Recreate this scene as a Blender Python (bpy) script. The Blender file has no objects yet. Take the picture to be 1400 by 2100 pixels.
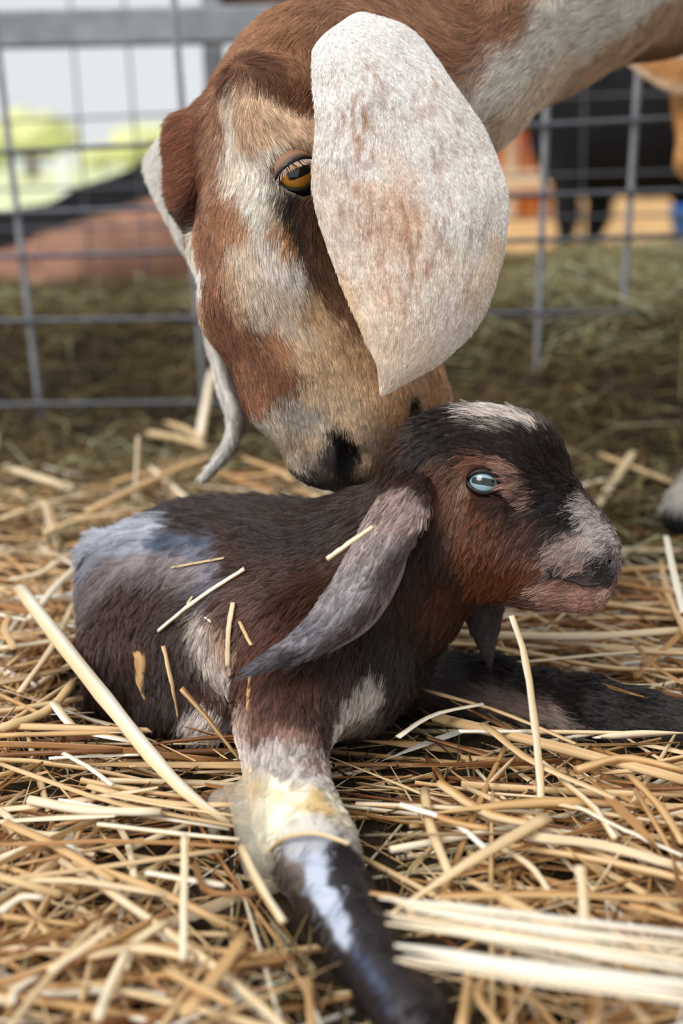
import bpy, math, random
import numpy as np
from mathutils import Vector, Matrix, noise as mnoise
from mathutils.kdtree import KDTree

# ------------------------------------------------------------------ camera, world, light, exposure
FPX, PITCH, ROLL, CAM_H = 2500.0, math.radians(16.2), -0.020, 0.34
sc = bpy.context.scene
COL = sc.collection
_f = np.array([0, math.cos(PITCH), -math.sin(PITCH)])
_r0, _u0 = np.array([1.0, 0, 0]), np.array([0, math.sin(PITCH), math.cos(PITCH)])
_r = _r0 * math.cos(ROLL) + _u0 * math.sin(ROLL)
_u = _u0 * math.cos(ROLL) - _r0 * math.sin(ROLL)
CAM = np.array([0, 0, CAM_H])
cam_d = bpy.data.cameras.new('camera')
cam = bpy.data.objects.new('camera', cam_d)
COL.objects.link(cam)
cam.matrix_world = Matrix(((_r[0], _u[0], -_f[0], 0), (_r[1], _u[1], -_f[1], 0), (_r[2], _u[2], -_f[2], CAM_H), (0, 0, 0, 1)))
cam_d.sensor_fit = 'VERTICAL'
cam_d.sensor_height = 36
cam_d.sensor_width = 24
cam_d.lens = FPX / 2100 * 36
cam_d.clip_start, cam_d.clip_end = 0.02, 500
cam_d.dof.use_dof = True
cam_d.dof.focus_distance = 0.69
cam_d.dof.aperture_fstop = 4.0
sc.camera = cam

world = bpy.data.worlds.new('overcast_sky')
sc.world = world
world.use_nodes = True
_bg = world.node_tree.nodes['Background']
_bg.inputs[0].default_value = (0.93, 0.97, 1.0, 1)
_bg.inputs[1].default_value = 0.84

def sun(name, direction, strength, angle, color):
    d = bpy.data.lights.new(name, 'SUN')
    d.energy, d.angle, d.color = strength, math.radians(angle), color
    o = bpy.data.objects.new(name, d)
    COL.objects.link(o)
    o.rotation_euler = Vector(direction).to_track_quat('-Z', 'Y').to_euler()
    return o
sun('hazy_sun', (0.55, 0.50, -0.80), 2.6, 35, (1.0, 0.97, 0.92))

sc.view_settings.view_transform = 'Standard'
sc.view_settings.look = 'None'
sc.view_settings.gamma = 1.0
sc.view_settings.use_curve_mapping = False
sc.view_settings.exposure = 0.0

random.seed(7)
RNG = np.random.default_rng(11)

# ------------------------------------------------------------------ helpers
def P(px, py, z):
    """world point that lies z metres in front of the lens on the ray of photograph pixel (px, py)"""
    return CAM + _f * z + _r * ((px - 700) / FPX * z) + _u * (-(py - 1050) / FPX * z)

def G(px, py, h=0.0):
    """world point on the ray of pixel (px, py) at height h above the floor"""
    d = _f + _r * ((px - 700) / FPX) + _u * (-(py - 1050) / FPX)
    return CAM + d * ((h - CAM_H) / d[2])

def PR(r_px, z):
    return r_px * z / FPX

def project(V):
    d = V - CAM
    z = d @ _f
    return 700 + FPX * (d @ _r) / z, 1050 - FPX * (d @ _u) / z, z

def lin(c):
    c = np.asarray(c, float) / 255.0
    return np.where(c <= 0.04045, c / 12.92, ((c + 0.055) / 1.055) ** 2.4)

def unit(v):
    v = np.asarray(v, float)
    return v / max(np.linalg.norm(v), 1e-9)

def unit_rows(v):
    return v / np.maximum(np.linalg.norm(v, axis=-1, keepdims=True), 1e-9)

def mesh_np(name, V, faces, smooth=True):
    """faces: one (n,3) or (n,4) int array, or a list of such arrays"""
    if not isinstance(faces, list):
        faces = [faces]
    faces = [np.asarray(f, np.int32) for f in faces if len(f)]
    me = bpy.data.meshes.new(name)
    me.vertices.add(len(V))
    me.vertices.foreach_set('co', np.asarray(V, np.float32).ravel())
    loops = np.concatenate([f.ravel() for f in faces])
    tot = np.concatenate([np.full(len(f), f.shape[1], np.int32) for f in faces])
    start = np.concatenate([[0], np.cumsum(tot)[:-1]]).astype(np.int32)
    me.loops.add(len(loops))
    me.loops.foreach_set('vertex_index', loops)
    me.polygons.add(len(tot))
    me.polygons.foreach_set('loop_start', start)
    me.polygons.foreach_set('loop_total', tot)
    me.update(calc_edges=True)
    me.validate()
    me.polygons.foreach_set('use_smooth', np.full(len(me.polygons), smooth, bool))
    return me

def add_obj(name, data, mat=None, parent=None, label=None, cat=None, group=None, kind=None):
    o = bpy.data.objects.new(name, data)
    COL.objects.link(o)
    if mat is not None and data is not None:
        data.materials.append(mat)
    if parent is not None:
        o.parent = parent
        o.matrix_parent_inverse = parent.matrix_world.inverted()
    tag(o, label, cat, group, kind)
    return o

def tag(o, label=None, cat=None, group=None, kind=None):
    if label: o['label'] = label
    if cat: o['category'] = cat
    if group: o['group'] = group
    if kind: o['kind'] = kind
    return o

def empty(name, loc, label, cat, group=None):
    o = bpy.data.objects.new(name, None)
    COL.objects.link(o)
    o.location = Vector(loc)
    o.empty_display_size = 0.05
    o.matrix_world = Matrix.Translation(Vector(loc))
    return tag(o, label, cat, group)

def set_color(me, name, C):
    a = me.attributes.new(name, 'FLOAT_COLOR', 'POINT')
    a.data.foreach_set('color', np.concatenate([C, np.ones((len(C), 1))], 1).astype(np.float32).ravel())

def set_float(me, name, C, domain='POINT'):
    a = me.attributes.new(name, 'FLOAT', domain)
    a.data.foreach_set('value', np.asarray(C, np.float32))

def spline(pts, n):
    """Catmull-Rom through pts sampled at n points"""
    pts = np.asarray(pts, float)
    if len(pts) == 2:
        t = np.linspace(0, 1, n)[:, None]
        return pts[0] * (1 - t) + pts[1] * t
    p = np.vstack([2 * pts[0] - pts[1], pts, 2 * pts[-1] - pts[-2]])
    t = np.linspace(0, len(pts) - 1 - 1e-6, n)
    i = t.astype(int)
    u = (t - i)[:, None]
    a, b, c, d = p[i], p[i + 1], p[i + 2], p[i + 3]
    return 0.5 * ((2 * b) + (c - a) * u + (2 * a - 5 * b + 4 * c - d) * u ** 2 + (3 * b - a - 3 * c + d) * u ** 3)

# ------------------------------------------------------------------ value noise on numpy arrays
_TAB = RNG.random((64, 64, 64)).astype(np.float32)
def vnoise(X):
    X = np.asarray(X, float)
    i = np.floor(X).astype(int)
    u = X - i
    u = u * u * (3 - 2 * u)
    i &= 63
    j = (i + 1) & 63
    r = 0
    for a in (0, 1):
        for b in (0, 1):
            for c in (0, 1):
                w = (u[..., 0] if a else 1 - u[..., 0]) * (u[..., 1] if b else 1 - u[..., 1]) * (u[..., 2] if c else 1 - u[..., 2])
                r = r + w * _TAB[(j if a else i)[..., 0], (j if b else i)[..., 1], (j if c else i)[..., 2]]
    return r * 2 - 1

def fbm(X, oct=3):
    r, a, s = 0, 1.0, 0
    for k in range(oct):
        r = r + a * vnoise(X * 2 ** k + 17.3 * k)
        s += a
        a *= 0.5
    return r / s

# ------------------------------------------------------------------ distance-field sculpting: one continuous skin from many blended forms
class Field:
    def __init__(self, lo, hi, h):
        self.lo, self.h = np.array(lo, float), h
        self.n = np.ceil((np.array(hi) - self.lo) / h).astype(int) + 1
        self.D = np.full(self.n, 0.2, np.float32)
        self.ax = [(self.lo[i] + h * np.arange(self.n[i])).astype(np.float32) for i in range(3)]

    def _block(self, lo, hi):
        s = []
        for i in range(3):
            a = max(0, int((lo[i] - self.lo[i]) / self.h))
            b = min(self.n[i], int((hi[i] - self.lo[i]) / self.h) + 2)
            s.append(slice(a, max(a, b)))
        s = tuple(s)
        return s, (self.ax[0][s[0]][:, None, None], self.ax[1][s[1]][None, :, None], self.ax[2][s[2]][None, None, :])

    def _merge(self, s, d, k, cut):
        D = self.D[s]
        if D.size == 0:
            return
        if cut:
            d = -d
            h = np.maximum(k - np.abs(D - d), 0) / k
            self.D[s] = np.maximum(D, d) + h * h * k * 0.25
        else:
            h = np.maximum(k - np.abs(D - d), 0) / k
            self.D[s] = np.minimum(D, d) - h * h * k * 0.25

    def cone(self, a, b, ra, rb, k=0.02, cut=False):
        a, b = np.asarray(a, float), np.asarray(b, float)
        pad = k + 0.03
        lo = np.minimum(a - ra, b - rb) - pad
        hi = np.maximum(a + ra, b + rb) + pad
        s, (X, Y, Z) = self._block(lo, hi)
        ba = b - a
        l2 = float(ba @ ba) + 1e-12
        t = np.clip(((X - a[0]) * ba[0] + (Y - a[1]) * ba[1] + (Z - a[2]) * ba[2]) / l2, 0, 1)
        d = np.sqrt((X - a[0] - t * ba[0]) ** 2 + (Y - a[1] - t * ba[1]) ** 2 + (Z - a[2] - t * ba[2]) ** 2) - (ra + t * (rb - ra))
        self._merge(s, d.astype(np.float32), k, cut)

    def chain(self, pts, rs, k=0.02, cut=False):
        for i in range(len(pts) - 1):
            self.cone(pts[i], pts[i + 1], rs[i], rs[i + 1], k, cut)

    def ell(self, c, r, R=None, k=0.02, cut=False):
        c, r = np.asarray(c, float), np.asarray(r, float)
        pad = k + 0.03
        m = np.full(3, r.max()) + pad
        s, (X, Y, Z) = self._block(c - m, c + m)
        x, y, z = X - c[0], Y - c[1], Z - c[2]
        if R is not None:       # columns of R are the ellipsoid's axes
            x, y, z = (x * R[0, i] + y * R[1, i] + z * R[2, i] for i in range(3))
        k0 = np.sqrt((x / r[0]) ** 2 + (y / r[1]) ** 2 + (z / r[2]) ** 2)
        k1 = np.sqrt((x / r[0] ** 2) ** 2 + (y / r[1] ** 2) ** 2 + (z / r[2] ** 2) ** 2)
        d = k0 * (k0 - 1) / np.maximum(k1, 1e-6)
        self._merge(s, d.astype(np.float32), k, cut)

    def sample(self, X):
        q = np.clip((np.asarray(X) - self.lo) / self.h, 0, np.array(self.n) - 1.001)
        i = q.astype(int)
        u = q - i
        r = 0
        for a in (0, 1):
            for b in (0, 1):
                for c in (0, 1):
                    w = (u[..., 0] if a else 1 - u[..., 0]) * (u[..., 1] if b else 1 - u[..., 1]) * (u[..., 2] if c else 1 - u[..., 2])
                    r = r + w * self.D[i[..., 0] + a, i[..., 1] + b, i[..., 2] + c]
        return r

    def normals(self, V):
        e = self.h
        g = np.stack([self.sample(V + np.eye(3)[i] * e) - self.sample(V - np.eye(3)[i] * e) for i in range(3)], 1)
        return unit_rows(g)

    def polygonise(self, relax=3):
        D = self.D
        S = D < 0
        nx, ny, nz = D.shape
        cnt = np.zeros((nx - 1, ny - 1, nz - 1), np.int8)
        for a in (0, 1):
            for b in (0, 1):
                for c in (0, 1):
                    cnt += S[a:nx - 1 + a, b:ny - 1 + b, c:nz - 1 + c]
        cells = np.argwhere((cnt > 0) & (cnt < 8))
        idx = np.full(cnt.shape, -1, np.int32)
        idx[cells[:, 0], cells[:, 1], cells[:, 2]] = np.arange(len(cells))
        acc = np.zeros((len(cells), 3))
        num = np.zeros(len(cells))
        corners = [(a, b, c) for a in (0, 1) for b in (0, 1) for c in (0, 1)]
        for p in range(8):
            for q in range(p + 1, 8):
                A, B = np.array(corners[p]), np.array(corners[q])
                if np.abs(A - B).sum() != 1:
                    continue
                da = D[cells[:, 0] + A[0], cells[:, 1] + A[1], cells[:, 2] + A[2]]
                db = D[cells[:, 0] + B[0], cells[:, 1] + B[1], cells[:, 2] + B[2]]
                m = (da < 0) != (db < 0)
                t = np.where(m, da / np.where(m, da - db, 1), 0)
                acc += np.where(m[:, None], A + t[:, None] * (B - A), 0)
                num += m
        V = self.lo + self.h * (cells + acc / num[:, None])
        quads = []
        for ax in range(3):
            o1, o2 = [(1, 2), (2, 0), (0, 1)][ax]
            e = np.zeros(3, int); e[ax] = 1
            sl0 = [slice(1, -1)] * 3; sl0[ax] = slice(0, -1)
            sl1 = [slice(1, -1)] * 3; sl1[ax] = slice(1, None)
            s0, s1 = S[tuple(sl0)], S[tuple(sl1)]
            for flip, mask in ((False, s0 & ~s1), (True, ~s0 & s1)):
                q = np.argwhere(mask)
                if not len(q):
                    continue
                off = np.ones(3, int); off[ax] = 0
                q = q + off
                d1 = np.zeros(3, int); d1[o1] = 1
                d2 = np.zeros(3, int); d2[o2] = 1
                c = [q - d1 - d2, q - d2, q, q - d1]
                f = np.stack([idx[v[:, 0], v[:, 1], v[:, 2]] for v in c], 1)
                quads.append(f[:, ::-1] if flip else f)
        Q = np.concatenate(quads)
        Q = Q[(Q >= 0).all(1)]
        for _ in range(relax):
            acc = np.zeros_like(V); num = np.zeros(len(V))
            for i in range(4):
                j = (i + 1) % 4
                np.add.at(acc, Q[:, i], V[Q[:, j]]); np.add.at(num, Q[:, i], 1)
                np.add.at(acc, Q[:, j], V[Q[:, i]]); np.add.at(num, Q[:, j], 1)
            V = V + 0.5 * (acc / np.maximum(num, 1)[:, None] - V)
        return V, Q

# ------------------------------------------------------------------ materials
def new_mat(name):
    m = bpy.data.materials.new(name)
    m.use_nodes = True
    nt = m.node_tree
    return m, nt, nt.nodes['Principled BSDF']

def attr_mat(name, rough=0.6, spec=0.3, bump=0.0, bump_scale=300.0, attr='coat', gloss_attr=None):
    m, nt, b = new_mat(name)
    a = nt.nodes.new('ShaderNodeAttribute')
    a.attribute_name = attr
    nt.links.new(a.outputs['Color'], b.inputs['Base Color'])
    b.inputs['Roughness'].default_value = rough
    b.inputs['Specular IOR Level'].default_value = spec
    if gloss_attr:
        g = nt.nodes.new('ShaderNodeAttribute'); g.attribute_name = gloss_attr
        mr = nt.nodes.new('ShaderNodeMapRange')
        mr.inputs['To Min'].default_value = rough; mr.inputs['To Max'].default_value = 0.22
        nt.links.new(g.outputs['Fac'], mr.inputs['Value'])
        nt.links.new(mr.outputs[0], b.inputs['Roughness'])
    if bump:
        n = nt.nodes.new('ShaderNodeTexNoise'); n.inputs['Scale'].default_value = bump_scale
        n.inputs['Detail'].default_value = 4
        tc = nt.nodes.new('ShaderNodeTexCoord')
        bm = nt.nodes.new('ShaderNodeBump'); bm.inputs['Strength'].default_value = bump; bm.inputs['Distance'].default_value = 0.002
        nt.links.new(tc.outputs['Object'], n.inputs['Vector'])
        nt.links.new(n.outputs['Fac'], bm.inputs['Height'])
        nt.links.new(bm.outputs['Normal'], b.inputs['Normal'])
    return m

def plain_mat(name, rgb, rough=0.6, spec=0.4, var=0.15, scale=40.0, metallic=0.0, bump=0.0, detail=5):
    """base colour broken up by a noise texture"""
    m, nt, b = new_mat(name)
    tc = nt.nodes.new('ShaderNodeTexCoord')
    n = nt.nodes.new('ShaderNodeTexNoise'); n.inputs['Scale'].default_value = scale; n.inputs['Detail'].default_value = detail
    r = nt.nodes.new('ShaderNodeValToRGB')
    c = lin(rgb)
    r.color_ramp.elements[0].position, r.color_ramp.elements[1].position = 0.3, 0.7
    r.color_ramp.elements[0].color = (*np.clip(c * (1 - var), 0, 1), 1)
    r.color_ramp.elements[1].color = (*np.clip(c * (1 + var), 0, 1), 1)
    nt.links.new(tc.outputs['Object'], n.inputs['Vector'])
    nt.links.new(n.outputs['Fac'], r.inputs['Fac'])
    nt.links.new(r.outputs['Color'], b.inputs['Base Color'])
    b.inputs['Roughness'].default_value = rough
    b.inputs['Specular IOR Level'].default_value = spec
    b.inputs['Metallic'].default_value = metallic
    if bump:
        bm = nt.nodes.new('ShaderNodeBump'); bm.inputs['Strength'].default_value = bump; bm.inputs['Distance'].default_value = 0.004
        nt.links.new(n.outputs['Fac'], bm.inputs['Height'])
        nt.links.new(bm.outputs['Normal'], b.inputs['Normal'])
    return m

M_SKIN = attr_mat('coat_skin', 0.75, 0.2, 0.3, 900)
M_WETSKIN = attr_mat('wet_coat_skin', 0.5, 0.45, 0.35, 700, gloss_attr='gloss')
M_FUR = attr_mat('dry_fur', 0.55, 0.25, attr='fur_color')
M_WETFUR = attr_mat('wet_fur', 0.30, 0.5, attr='fur_color')

# ------------------------------------------------------------------ coat painting: colour and comb anchors spread over the skin in object space
class Coat:
    """Anchors are points on the animal's own skin. Colour (or hair direction) at any other point of the skin comes from the anchors around it."""
    def __init__(self, V, N=None):
        self.V = V
        self.u, self.v, self.z = project(V)
        self.pos, self.col, self.rad = [], [], []
        self.cpos, self.cdir = [], []
        self.front = None if N is None else ((V - CAM) * N).sum(1) < 0

    def on_skin(self, px, py):
        d = np.hypot(self.u - px, self.v - py)
        if self.front is not None:
            d = d + np.where(self.front, 0, 500)
        for r in (5, 9, 16, 30):
            k = np.where(d < r)[0]
            if len(k):
                return self.V[k[np.argmin(self.z[k])]]
        return self.V[np.argmin(d)]

    def dab(self, rgb, r_px, *pts):
        """a stroke of one coat colour through the given points"""
        pts = [np.array(p, float) for p in pts]
        dense = [pts[0]]
        for a, b in zip(pts[:-1], pts[1:]):
            n = max(1, int(np.hypot(*(b - a)) / max(8, r_px * 0.6)))
            dense += [a + (b - a) * (i + 1) / n for i in range(n)]
        for p in dense:
            s = self.on_skin(*p)
            self.pos.append(s); self.col.append(lin(rgb)); self.rad.append(PR(r_px, (s - CAM) @ _f))

    def dab3(self, rgb, r, *pts):
        for p in pts:
            self.pos.append(np.array(p)); self.col.append(lin(rgb)); self.rad.append(r)

    def comb(self, *pts):
        q = [self.on_skin(*p) for p in pts]
        for a, b in zip(q[:-1], q[1:]):
            self.cpos.append((a + b) / 2); self.cdir.append(unit(b - a))

    def colors(self, V, warp=0.004, wscale=120.0, sharp=2.0):
        pos, col, rad = np.array(self.pos), np.array(self.col), np.array(self.rad)
        W = np.stack([fbm(V * wscale + o, 3) for o in (0, 31.7, 77.1)], 1) * warp
        Q = V + W
        out = np.zeros_like(V); ws = np.zeros(len(V))
        for i in range(len(pos)):
            d2 = ((Q - pos[i]) ** 2).sum(1) / rad[i] ** 2
            w = np.exp(-d2 * sharp) + 1e-5 / (1 + d2 ** 2)
            out += w[:, None] * col[i]; ws += w
        return out / ws[:, None]

    def flow(self, V, N, default, r=0.025):
        d = np.broadcast_to(default, V.shape) * 0.02
        for p, c in zip(self.cpos, self.cdir):
            w = np.exp(-((V - p) ** 2).sum(1) / r ** 2)
            d = d + w[:, None] * c
        d = unit_rows(d)
        d = d - N * (d * N).sum(1)[:, None]
        return unit_rows(d)

def grow_fur(name, parent, V, Q, N, C, flow, length, density, mat, lift=0.35, droop=0.3, clump=0.3, clump_every=14, radius=0.00011, npts=5,
             seed=1, jitter=0.25, cjit=0.10, len_jit=0.35, curl=0.0, streak=False):
    """hair strands rooted on the skin; density is strands per square metre per vertex weight"""
    rng = np.random.default_rng(seed)
    T = np.concatenate([Q[:, [0, 1, 2]], Q[:, [0, 2, 3]]]) if Q.shape[1] == 4 else Q
    a, b, c = V[T[:, 0]], V[T[:, 1]], V[T[:, 2]]
    ar = 0.5 * np.linalg.norm(np.cross(b - a, c - a), axis=1) * density[T].mean(1)
    n = int(ar.sum())
    if n < 10:
        return None
    f = rng.choice(len(T), n, p=ar / ar.sum())
    u, v = rng.random(n), rng.random(n)
    m = u + v > 1
    u[m], v[m] = 1 - u[m], 1 - v[m]
    w = np.stack([1 - u - v, u, v], 1)
    def mix(A):
        return (A[T[f]] * (w[:, :, None] if A.ndim == 2 else w)).sum(1)
    root, nor, fl, L, col = mix(V), unit_rows(mix(N)), unit_rows(mix(flow)), mix(length), mix(C)
    if streak:                      # strands take the colour of a spot further up or down the coat, so that patches interlock in streaks
        nb = np.tile(np.arange(len(V))[:, None], (1, 4))
        for i in range(4):
            nb[Q[:, i], i] = Q[:, (i + 1) % 4]
        along = np.abs(((V[nb] - V[:, None]) * flow[:, None]).sum(2))
        bank, cur = [np.arange(len(V))], np.arange(len(V))
        for st in range(4):
            pick = np.where(rng.random(len(V)) < 0.7, np.argsort(along + rng.random(along.shape) * 0.0008, 1)[:, -1 - (st % 2)], rng.integers(0, 4, len(V)))
            cur = nb[cur, pick[cur]]
            bank.append(cur)
        bank = np.stack(bank)
        col = C[bank[rng.integers(0, 5, n), T[f, rng.integers(0, 3, n)]]]
    L = L * (1 - len_jit * rng.random(n))
    side = np.cross(nor, fl)
    low = np.stack([fbm(root * 60 + 5, 2), fbm(root * 60 + 50, 2)], 1)
    ang = (low[:, :1] * 0.7 * jitter * 3 + rng.normal(0, jitter, (n, 1)))
    fl = unit_rows(fl * np.cos(ang) + side * np.sin(ang))
    lf = np.clip(lift + rng.normal(0, 0.12, (n, 1)) + low[:, 1:] * 0.15, 0.06, 2)
    d0 = unit_rows(fl + nor * lf)
    pts = np.zeros((n, npts, 3), np.float32)
    step = (L / (npts - 1))[:, None]
    p, d = root.copy(), d0
    for k in range(npts):
        pts[:, k] = p
        p = p + d * step
        d = unit_rows(d * (1 - 0.3 * droop) + 0.3 * droop * (fl - nor * 0.05) + rng.normal(0, 0.05 + curl, (n, 3)))
    if clump > 0:
        nc = max(4, n // clump_every)
        ci = rng.choice(n, nc, replace=False)
        kd = KDTree(nc)
        for i, k in enumerate(ci):
            kd.insert(root[k], i)
        kd.balance()
        near = np.fromiter((kd.find(r)[1] for r in root), int, n)
        tgt = pts[ci[near]]
        t = (np.linspace(0, 1, npts) ** 1.3)[None, :, None] * clump
        off = pts - tgt
        far = np.linalg.norm(off[:, 0], axis=1)[:, None, None]
        pts = np.where(far < 0.012, pts * (1 - t) + tgt * t, pts)
        cl = rng.normal(0, cjit * 0.8, nc)[near]
    else:
        cl = 0
    col = np.clip(col * (1 + rng.normal(0, cjit, n) + cl)[:, None], 0.002, 1)
    hc = bpy.data.hair_curves.new(name)
    hc.add_curves([npts] * n)
    hc.attributes['position'].data.foreach_set('vector', pts.astype(np.float32).ravel())
    ra = hc.attributes.new('radius', 'FLOAT', 'POINT') if 'radius' not in hc.attributes else hc.attributes['radius']
    prof = radius * np.array([1.0, 1.0, 0.9, 0.65, 0.2])[:npts] if npts == 5 else radius * np.linspace(1, 0.2, npts)
    ra.data.foreach_set('value', np.tile(prof, n).astype(np.float32))
    ca = hc.attributes.new('fur_color', 'FLOAT_COLOR', 'CURVE')
    ca.data.foreach_set('color', np.concatenate([col, np.ones((n, 1))], 1).astype(np.float32).ravel())
    o = add_obj(name, hc, mat, parent, kind='stuff')
    return o

FUR = True

# ------------------------------------------------------------------ shared animal pieces
def sheet(A, B, n, m, bulge, bulge_dir, thick, wave=0.0, fold=None):
    """closed leaf-shaped sheet between two border curves, cupped by 'bulge' along bulge_dir; returns V, Q, outward normals"""
    A, B = spline(A, n), spline(B, n)
    v = np.linspace(0, 1, m)
    tt = np.linspace(0, 1, n)
    S = A[:, None] * (1 - v[None, :, None]) + B[:, None] * v[None, :, None]
    prof = 4 * v * (1 - v)
    if fold is not None:
        prof = np.interp(v, fold[0], fold[1])
    width = np.linalg.norm(B - A, axis=1)
    S = S + (prof[None, :] * (bulge * width)[:, None])[:, :, None] * np.asarray(bulge_dir)
    if wave:
        S = S + (wave * fbm(S.reshape(-1, 3) * 45 + 3, 2)).reshape(n, m, 1) * np.asarray(bulge_dir)
    du = np.gradient(S, axis=0); dv = np.gradient(S, axis=1)
    N = unit_rows(np.cross(du, dv))
    if (N * np.asarray(bulge_dir)).sum() < 0:
        N = -N
    edge = np.sqrt(np.clip(1 - (2 * v - 1) ** 4, 0, 1))[None, :] * np.sqrt(np.clip(1 - (tt ** 6), 0, 1))[:, None]
    T = (thick * 0.5 * np.maximum(edge, 0.12))[:, :, None]
    F_, K_ = S + N * T, S - N * T
    V = np.concatenate([F_.reshape(-1, 3), K_.reshape(-1, 3)])
    i, j = np.meshgrid(np.arange(n - 1), np.arange(m - 1), indexing='ij')
    a = (i * m + j).ravel(); b = a + 1; c = a + m + 1; d = a + m
    o = n * m
    Q = [np.stack([a, b, c, d], 1), np.stack([d, c, b, a], 1) + o]
    for jj, flip in ((0, False), (m - 1, True)):
        k = np.arange(n - 1) * m + jj
        q = np.stack([k, k + m, k + m + o, k + o], 1)
        Q.append(q[:, ::-1] if flip else q)
    for ii, flip in ((0, True), (n - 1, False)):
        k = ii * m + np.arange(m - 1)
        q = np.stack([k, k + 1, k + 1 + o, k + o], 1)
        Q.append(q[:, ::-1] if flip else q)
    Q = np.concatenate(Q)
    NN = np.concatenate([N.reshape(-1, 3), -N.reshape(-1, 3)])
    # make the winding agree with the outward normals
    fn = np.cross(V[Q[:, 1]] - V[Q[:, 0]], V[Q[:, 2]] - V[Q[:, 0]])
    if (fn * NN[Q[:, 0]]).sum() < 0:
        Q = Q[:, ::-1]
    U = np.concatenate([np.repeat(tt, m)] * 2)
    W = np.concatenate([np.tile(v, n)] * 2)
    tang = unit_rows(np.concatenate([du.reshape(-1, 3)] * 2))
    return V, Q, NN, U, W, tang

def uv_ball(r, seg=32, rings=20):
    V, Q = [], []
    for i in range(rings + 1):
        th = math.pi * i / rings
        for j in range(seg):
            ph = 2 * math.pi * j / seg
            V.append((r * math.sin(th) * math.cos(ph), r * math.sin(th) * math.sin(ph), r * math.cos(th)))
    for i in range(rings):
        for j in range(seg):
            a, b = i * seg + j, i * seg + (j + 1) % seg
            Q.append((a, a + seg, b + seg, b))
    return np.array(V), np.array(Q)

def eye_mat(name, iris, iris_edge, pupil, white, pw, ph, ir, corner=0.5):
    """iris and slot pupil as pigment around the eyeball's +Z pole (radius 1 in object space); X is the long way of the pupil"""
    m, nt, b = new_mat(name)
    tc = nt.nodes.new('ShaderNodeTexCoord')
    sx = nt.nodes.new('ShaderNodeSeparateXYZ')
    nt.links.new(tc.outputs['Object'], sx.inputs[0])
    def math_(op, a, bv=None):
        n = nt.nodes.new('ShaderNodeMath'); n.operation = op
        for i, x in enumerate((a, bv)):
            if x is None: continue
            if isinstance(x, (int, float)): n.inputs[i].default_value = x
            else: nt.links.new(x, n.inputs[i])
        return n.outputs[0]
    X, Y = sx.outputs[0], sx.outputs[1]
    rad = math_('SQRT', math_('ADD', math_('MULTIPLY', X, X), math_('MULTIPLY', Y, Y)))
    pxn = math_('POWER', math_('ABSOLUTE', math_('DIVIDE', X, pw)), 4.0)
    pyn = math_('POWER', math_('ABSOLUTE', math_('DIVIDE', Y, ph)), 4.0)
    pup = math_('ADD', pxn, pyn)
    nz = nt.nodes.new('ShaderNodeTexNoise'); nz.inputs['Scale'].default_value = 7.0; nz.inputs['Detail'].default_value = 6
    nt.links.new(tc.outputs['Object'], nz.inputs['Vector'])
    ramp = nt.nodes.new('ShaderNodeValToRGB')
    e = ramp.color_ramp.elements
    e[0].position, e[0].color = 0.0, (*lin(iris), 1)
    e[1].position, e[1].color = ir * 0.80, (*lin(iris), 1)
    x = e.new(ir * 0.97); x.color = (*lin(iris_edge), 1)
    x = e.new(ir * 1.03); x.color = (*lin(white), 1)
    rr = math_('ADD', rad, math_('MULTIPLY', math_('SUBTRACT', nz.outputs['Fac'], 0.5), 0.12))
    nt.links.new(rr, ramp.inputs['Fac'])
    mr = nt.nodes.new('ShaderNodeMapRange')
    mr.inputs['From Min'].default_value, mr.inputs['From Max'].default_value = 0.75, 1.3
    nt.links.new(pup, mr.inputs['Value'])
    mix = nt.nodes.new('ShaderNodeMix'); mix.data_type = 'RGBA'
    mix.inputs['A'].default_value = (*lin(pupil), 1)
    nt.links.new(ramp.outputs['Color'], mix.inputs['B'])
    nt.links.new(mr.outputs[0], mix.inputs['Factor'])
    nt.links.new(mix.outputs['Result'], b.inputs['Base Color'])
    b.inputs['Roughness'].default_value = 0.25
    b.inputs['Specular IOR Level'].default_value = 0.4
    b.inputs['Coat Weight'].default_value = 1.0
    b.inputs['Coat Roughness'].default_value = 0.03
    return m

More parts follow.
